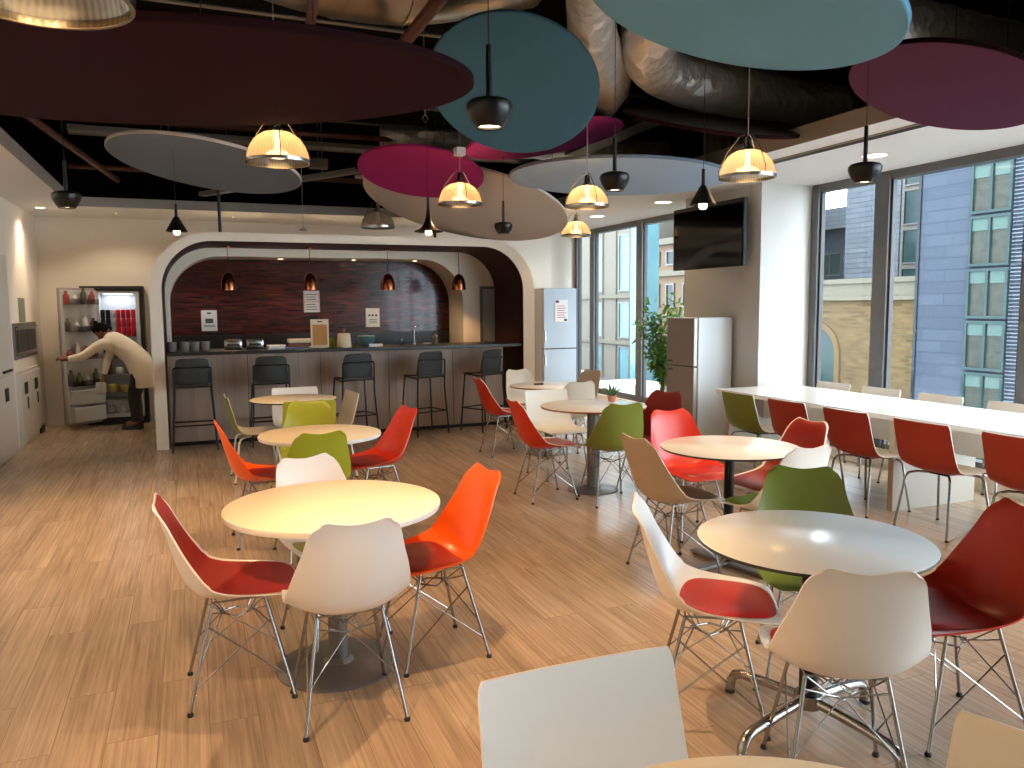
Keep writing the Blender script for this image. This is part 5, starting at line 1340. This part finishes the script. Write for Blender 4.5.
for P in ([(-.10, .08, .76, .105), (-.07, .09, .60, .095), (-.03, .095, .46, .083), (-.045, .095, .28, .076), (-.06, .095, .11, .074)],
          [(-.10, -.08, .76, .105), (-.03, -.09, .60, .095), (.03, -.095, .46, .083), (.025, -.10, .28, .076), (.02, -.10, .11, .074)]):
    q = smooth(P); f.tube([p[:3] for p in q], [p[3] for p in q], 16)
f.build('trousers', 'trouser_dark', person, True)
for s, x in ((.095, -.06), (-.105, .02)):
    G = []
    for i in range(9):
        u = i / 8; row = []
        for j in range(13):
            a = PI * j / 12; w = .042 * (1 - .35 * abs(2 * u - 1) ** 3); hh = .075 * (1 - u) ** .8 + .03
            row.append(Vector((x - .06 + .26 * u, s + w * math.cos(a), .004 + hh * math.sin(a))))
        G.append(row)
    f = MB(); f.grid(G); f.box(x - .06, x + .19, s - .036, s + .036, 0, .012); f.build('shoe', 'shoe_black', person, True)
# paper bag held in the lower hand
t = tag(MB().box(-.06, .06, -.03, .03, -.16, 0, bev=.012).build('crumpled_bag', 'food_white', None, True, (PX - .42, PY + .24, .62)), 'crumpled white bag held low by the person at the fridge', 'bag')

# ================================================================ OUTSIDE
struct(MB().box(XW + .6, 70, -40, 90, -9.2, -9.0).build('street', 'street_grey'))
def facade_windows(b, X, cols, rows, matn, frame='frame_dark', d=.06, blind=None, split=2):
    for y0, y1 in cols:
        for z0, z1 in rows:
            f = MB(); e = .05
            f.box(X - d, X, y0, y1, z0, z0 + e).box(X - d, X, y0, y1, z1 - e, z1).box(X - d, X, y0, y0 + e, z0 + e, z1 - e).box(X - d, X, y1 - e, y1, z0 + e, z1 - e)
            for k in range(1, split):
                ym = y0 + (y1 - y0) * k / split; f.box(X - d, X, ym - e / 2, ym + e / 2, z0 + e, z1 - e)
            w = f.build('window', frame, b)
            MB().box(X - .02, X - .005, y0 + e, y1 - e, z0 + e, z1 - e).build('pane', matn, w)
            if blind:
                for k in range(split):
                    a0 = y0 + e + (y1 - y0 - e) * k / split; a1 = y0 + (y1 - y0) * (k + 1) / split - e
                    MB().box(X - .035, X - .02, a0, a1, z1 - e - (z1 - z0) * .24, z1 - e).build('blind', 'blind_mint', w)
# blue tiled tower
X = 13.0
b = thing('tiled_tower', 'tall blue-grey tiled building with columns of green-tinted windows', 'building', (0, 0, 0))
f = MB(); f.box(X, X + 9, 2.0, 11.42, -9, 14); f.build('wall', 'tile_blue', b)
rows = [(-6.0 + .92 * k, -6.0 + .92 * k + .84) for k in range(18)]
facade_windows(b, X, [(9.52, 10.30)], [(z0 - .05, z1 - .01) for z0, z1 in rows if z0 > -1.5 and z0 < 6], 'curtain_glass', frame='glass_teal', blind=True)
facade_windows(b, X, [(7.4, 8.1)], [(z0, z1) for z0, z1 in rows if z0 > -1.5 and z0 < 6], 'glass_dark', blind=True)
g = MB()
for k in range(110): g.box(X - .03, X, 9.10, 9.50, -2 + k * .065, -2 + k * .065 + .022)
g.build('louvre', 'tile_pale', b)
MB().box(X - .03, X, 11.36, 11.42, -9, 14).build('corner_strip', 'glass_dark', b)
# brick building with arches
X = 13.3
b = thing('brick_building', 'yellow brick building with stone cornice and arched windows', 'building', (0, 0, 0))
f = MB(); f.box(X, X + 5, 11.43, 19.3, -9, 1.72); f.build('wall', 'brick_yellow', b)
f = MB(); f.box(X - .08, X + 5, 11.43, 19.3, 1.72, 2.02); f.box(X - .14, X + 5, 11.43, 19.3, 2.02, 2.12); f.box(X - .12, X, 11.43, 19.3, 1.66, 1.74); f.build('cornice', 'stone_band', b)
for yc in (14.35, 17.0):
    n = 14; rA = .62 if yc > 12 else .30; zs = .45
    P = [(yc - rA, -3.0)] + [(yc + rA * math.cos(PI - PI * k / n), zs + rA * math.sin(PI - PI * k / n)) for k in range(n + 1)] + [(yc + rA, -3.0)]
    Q = [(yc + (y - yc) * 1.22, z if z < -2 else zs + (z - zs) * 1.22) for y, z in P]
    f = MB(); f.strip([(X - .05, y, z) for y, z in P], [(X - .05, y, z) for y, z in Q]); f.strip([(X - .05, y, z) for y, z in Q], [(X, y, z) for y, z in Q]); f.strip([(X - .05, y, z) for y, z in P], [(X, y, z) for y, z in P])
    w = f.build('arched_window', 'arch_brick', b)
    f = MB(); a = f.addv([(X - .01, y, z) for y, z in P]); f.face([a + i for i in range(len(P))]); f.build('pane', 'glass_teal', w)
    MB().box(X - .04, X - .01, yc - .03, yc + .03, -3, zs + rA - .02).build('glazing_bar', 'frame_dark', w)
# pale tower behind
X = 20
b = thing('pale_tower', 'tall pale grey tiled tower rising behind the brick building', 'building', (0, 0, 0))
MB().box(X, X + 6, 18.25, 20.4, -9, 16).build('wall', 'tile_pale', b)
b = thing('glazed_building', 'green-glazed office building behind the brick cornice', 'building', (0, 0, 0))
MB().box(X, X + 5, 15.0, 18.2, -9, 12).build('wall', 'facade_cream', b)
facade_windows(b, X, [(17.3, 18.1), (16.3, 17.1)], [(1.6 + 1.15 * k, 2.65 + 1.15 * k) for k in range(6)], 'glass_teal', split=1)
b = thing('stepped_building', 'distant blue-grey stepped building under the white sky', 'building', (0, 0, 0))
MB().box(24, 30, 22.2, 36, -9, 4.5).build('wall', 'tile_blue', b)
MB().box(23.5, 30, 23.6, 30, 4.5, 5.3).build('roof', 'tile_pale', b)
facade_windows(b, 24, [(23.0, 24.2), (24.6, 25.8)], [(1.5, 2.4), (2.7, 3.6)], 'glass_teal', split=2)
# buildings seen through the far windows
X = 15
b = thing('stone_building', 'warm stone building with small windows behind the leafy plant', 'building', (0, 0, 0))
MB().box(X, X + 2.4, 21.4, 24.3, -9, 3.6).build('wall', 'facade_tan', b)
f = MB(); f.box(X - .15, X + 2.4, 21.4, 24.3, 2.55, 2.75); f.box(X - .2, X + 2.4, 21.4, 24.3, 3.6, 3.8); f.box(X - .1, X, 21.4, 24.3, 1.05, 1.3); f.build('cornice', 'stone_band', b)
facade_windows(b, X, [(21.7, 22.2), (22.7, 23.2), (23.6, 24.0)], [(1.5, 2.3), (2.9, 3.4), (-.4, .6)], 'glass_dark', split=1)
MB().box(X + 1, X + 2.4, 21.4, 24.3, 3.8, 5.4).build('roof', 'roof_pale', b)
b = thing('cream_office', 'cream office facade with tall cyan glass strips behind the far windows', 'building', (0, 0, 0))
MB().box(X, X + 6, 24.35, 40, -9, 8).build('wall', 'facade_cream', b)
for k in range(7):
    y = 24.7 + 2.1 * k
    facade_windows(b, X, [(y + .9, y + 1.7)], [(-1.9, .05), (.35, 1.7), (2.1, 4.2)], 'glass_cyan', split=1)
f = MB()
for z in (.12, 1.85, -2.2): f.box(X - .1, X, 24.35, 40, z, z + .14)
for k in range(14): f.box(X - .06, X, 24.5 + k * 1.05, 24.56 + k * 1.05, -4, 8)
f.build('band', 'stone_band', b)
b = thing('glass_stair_tower', 'bluish glass corner tower behind the far windows', 'building', (0, 0, 0))
MB().box(10.66, 11.10, 17.55, 18.2, -9, 9).build('wall', 'glass_cyan', b)
b = thing('low_roof', 'pale low rooftop outside the far windows', 'roof', (0, 0, 0))
MB().box(8.2, 13.0, 12.5, 44, -9, -.9).build('wall', 'roof_pale', b)
MB().box(8.0, 8.3, 12.5, 44, -.9, -.35).build('parapet', 'roof_pale', b)
for y in (16.5, 20.0): MB().box(9.5, 10.6, y, y + 1.2, -.9, -.3).build('roof_unit', 'food_white', b)
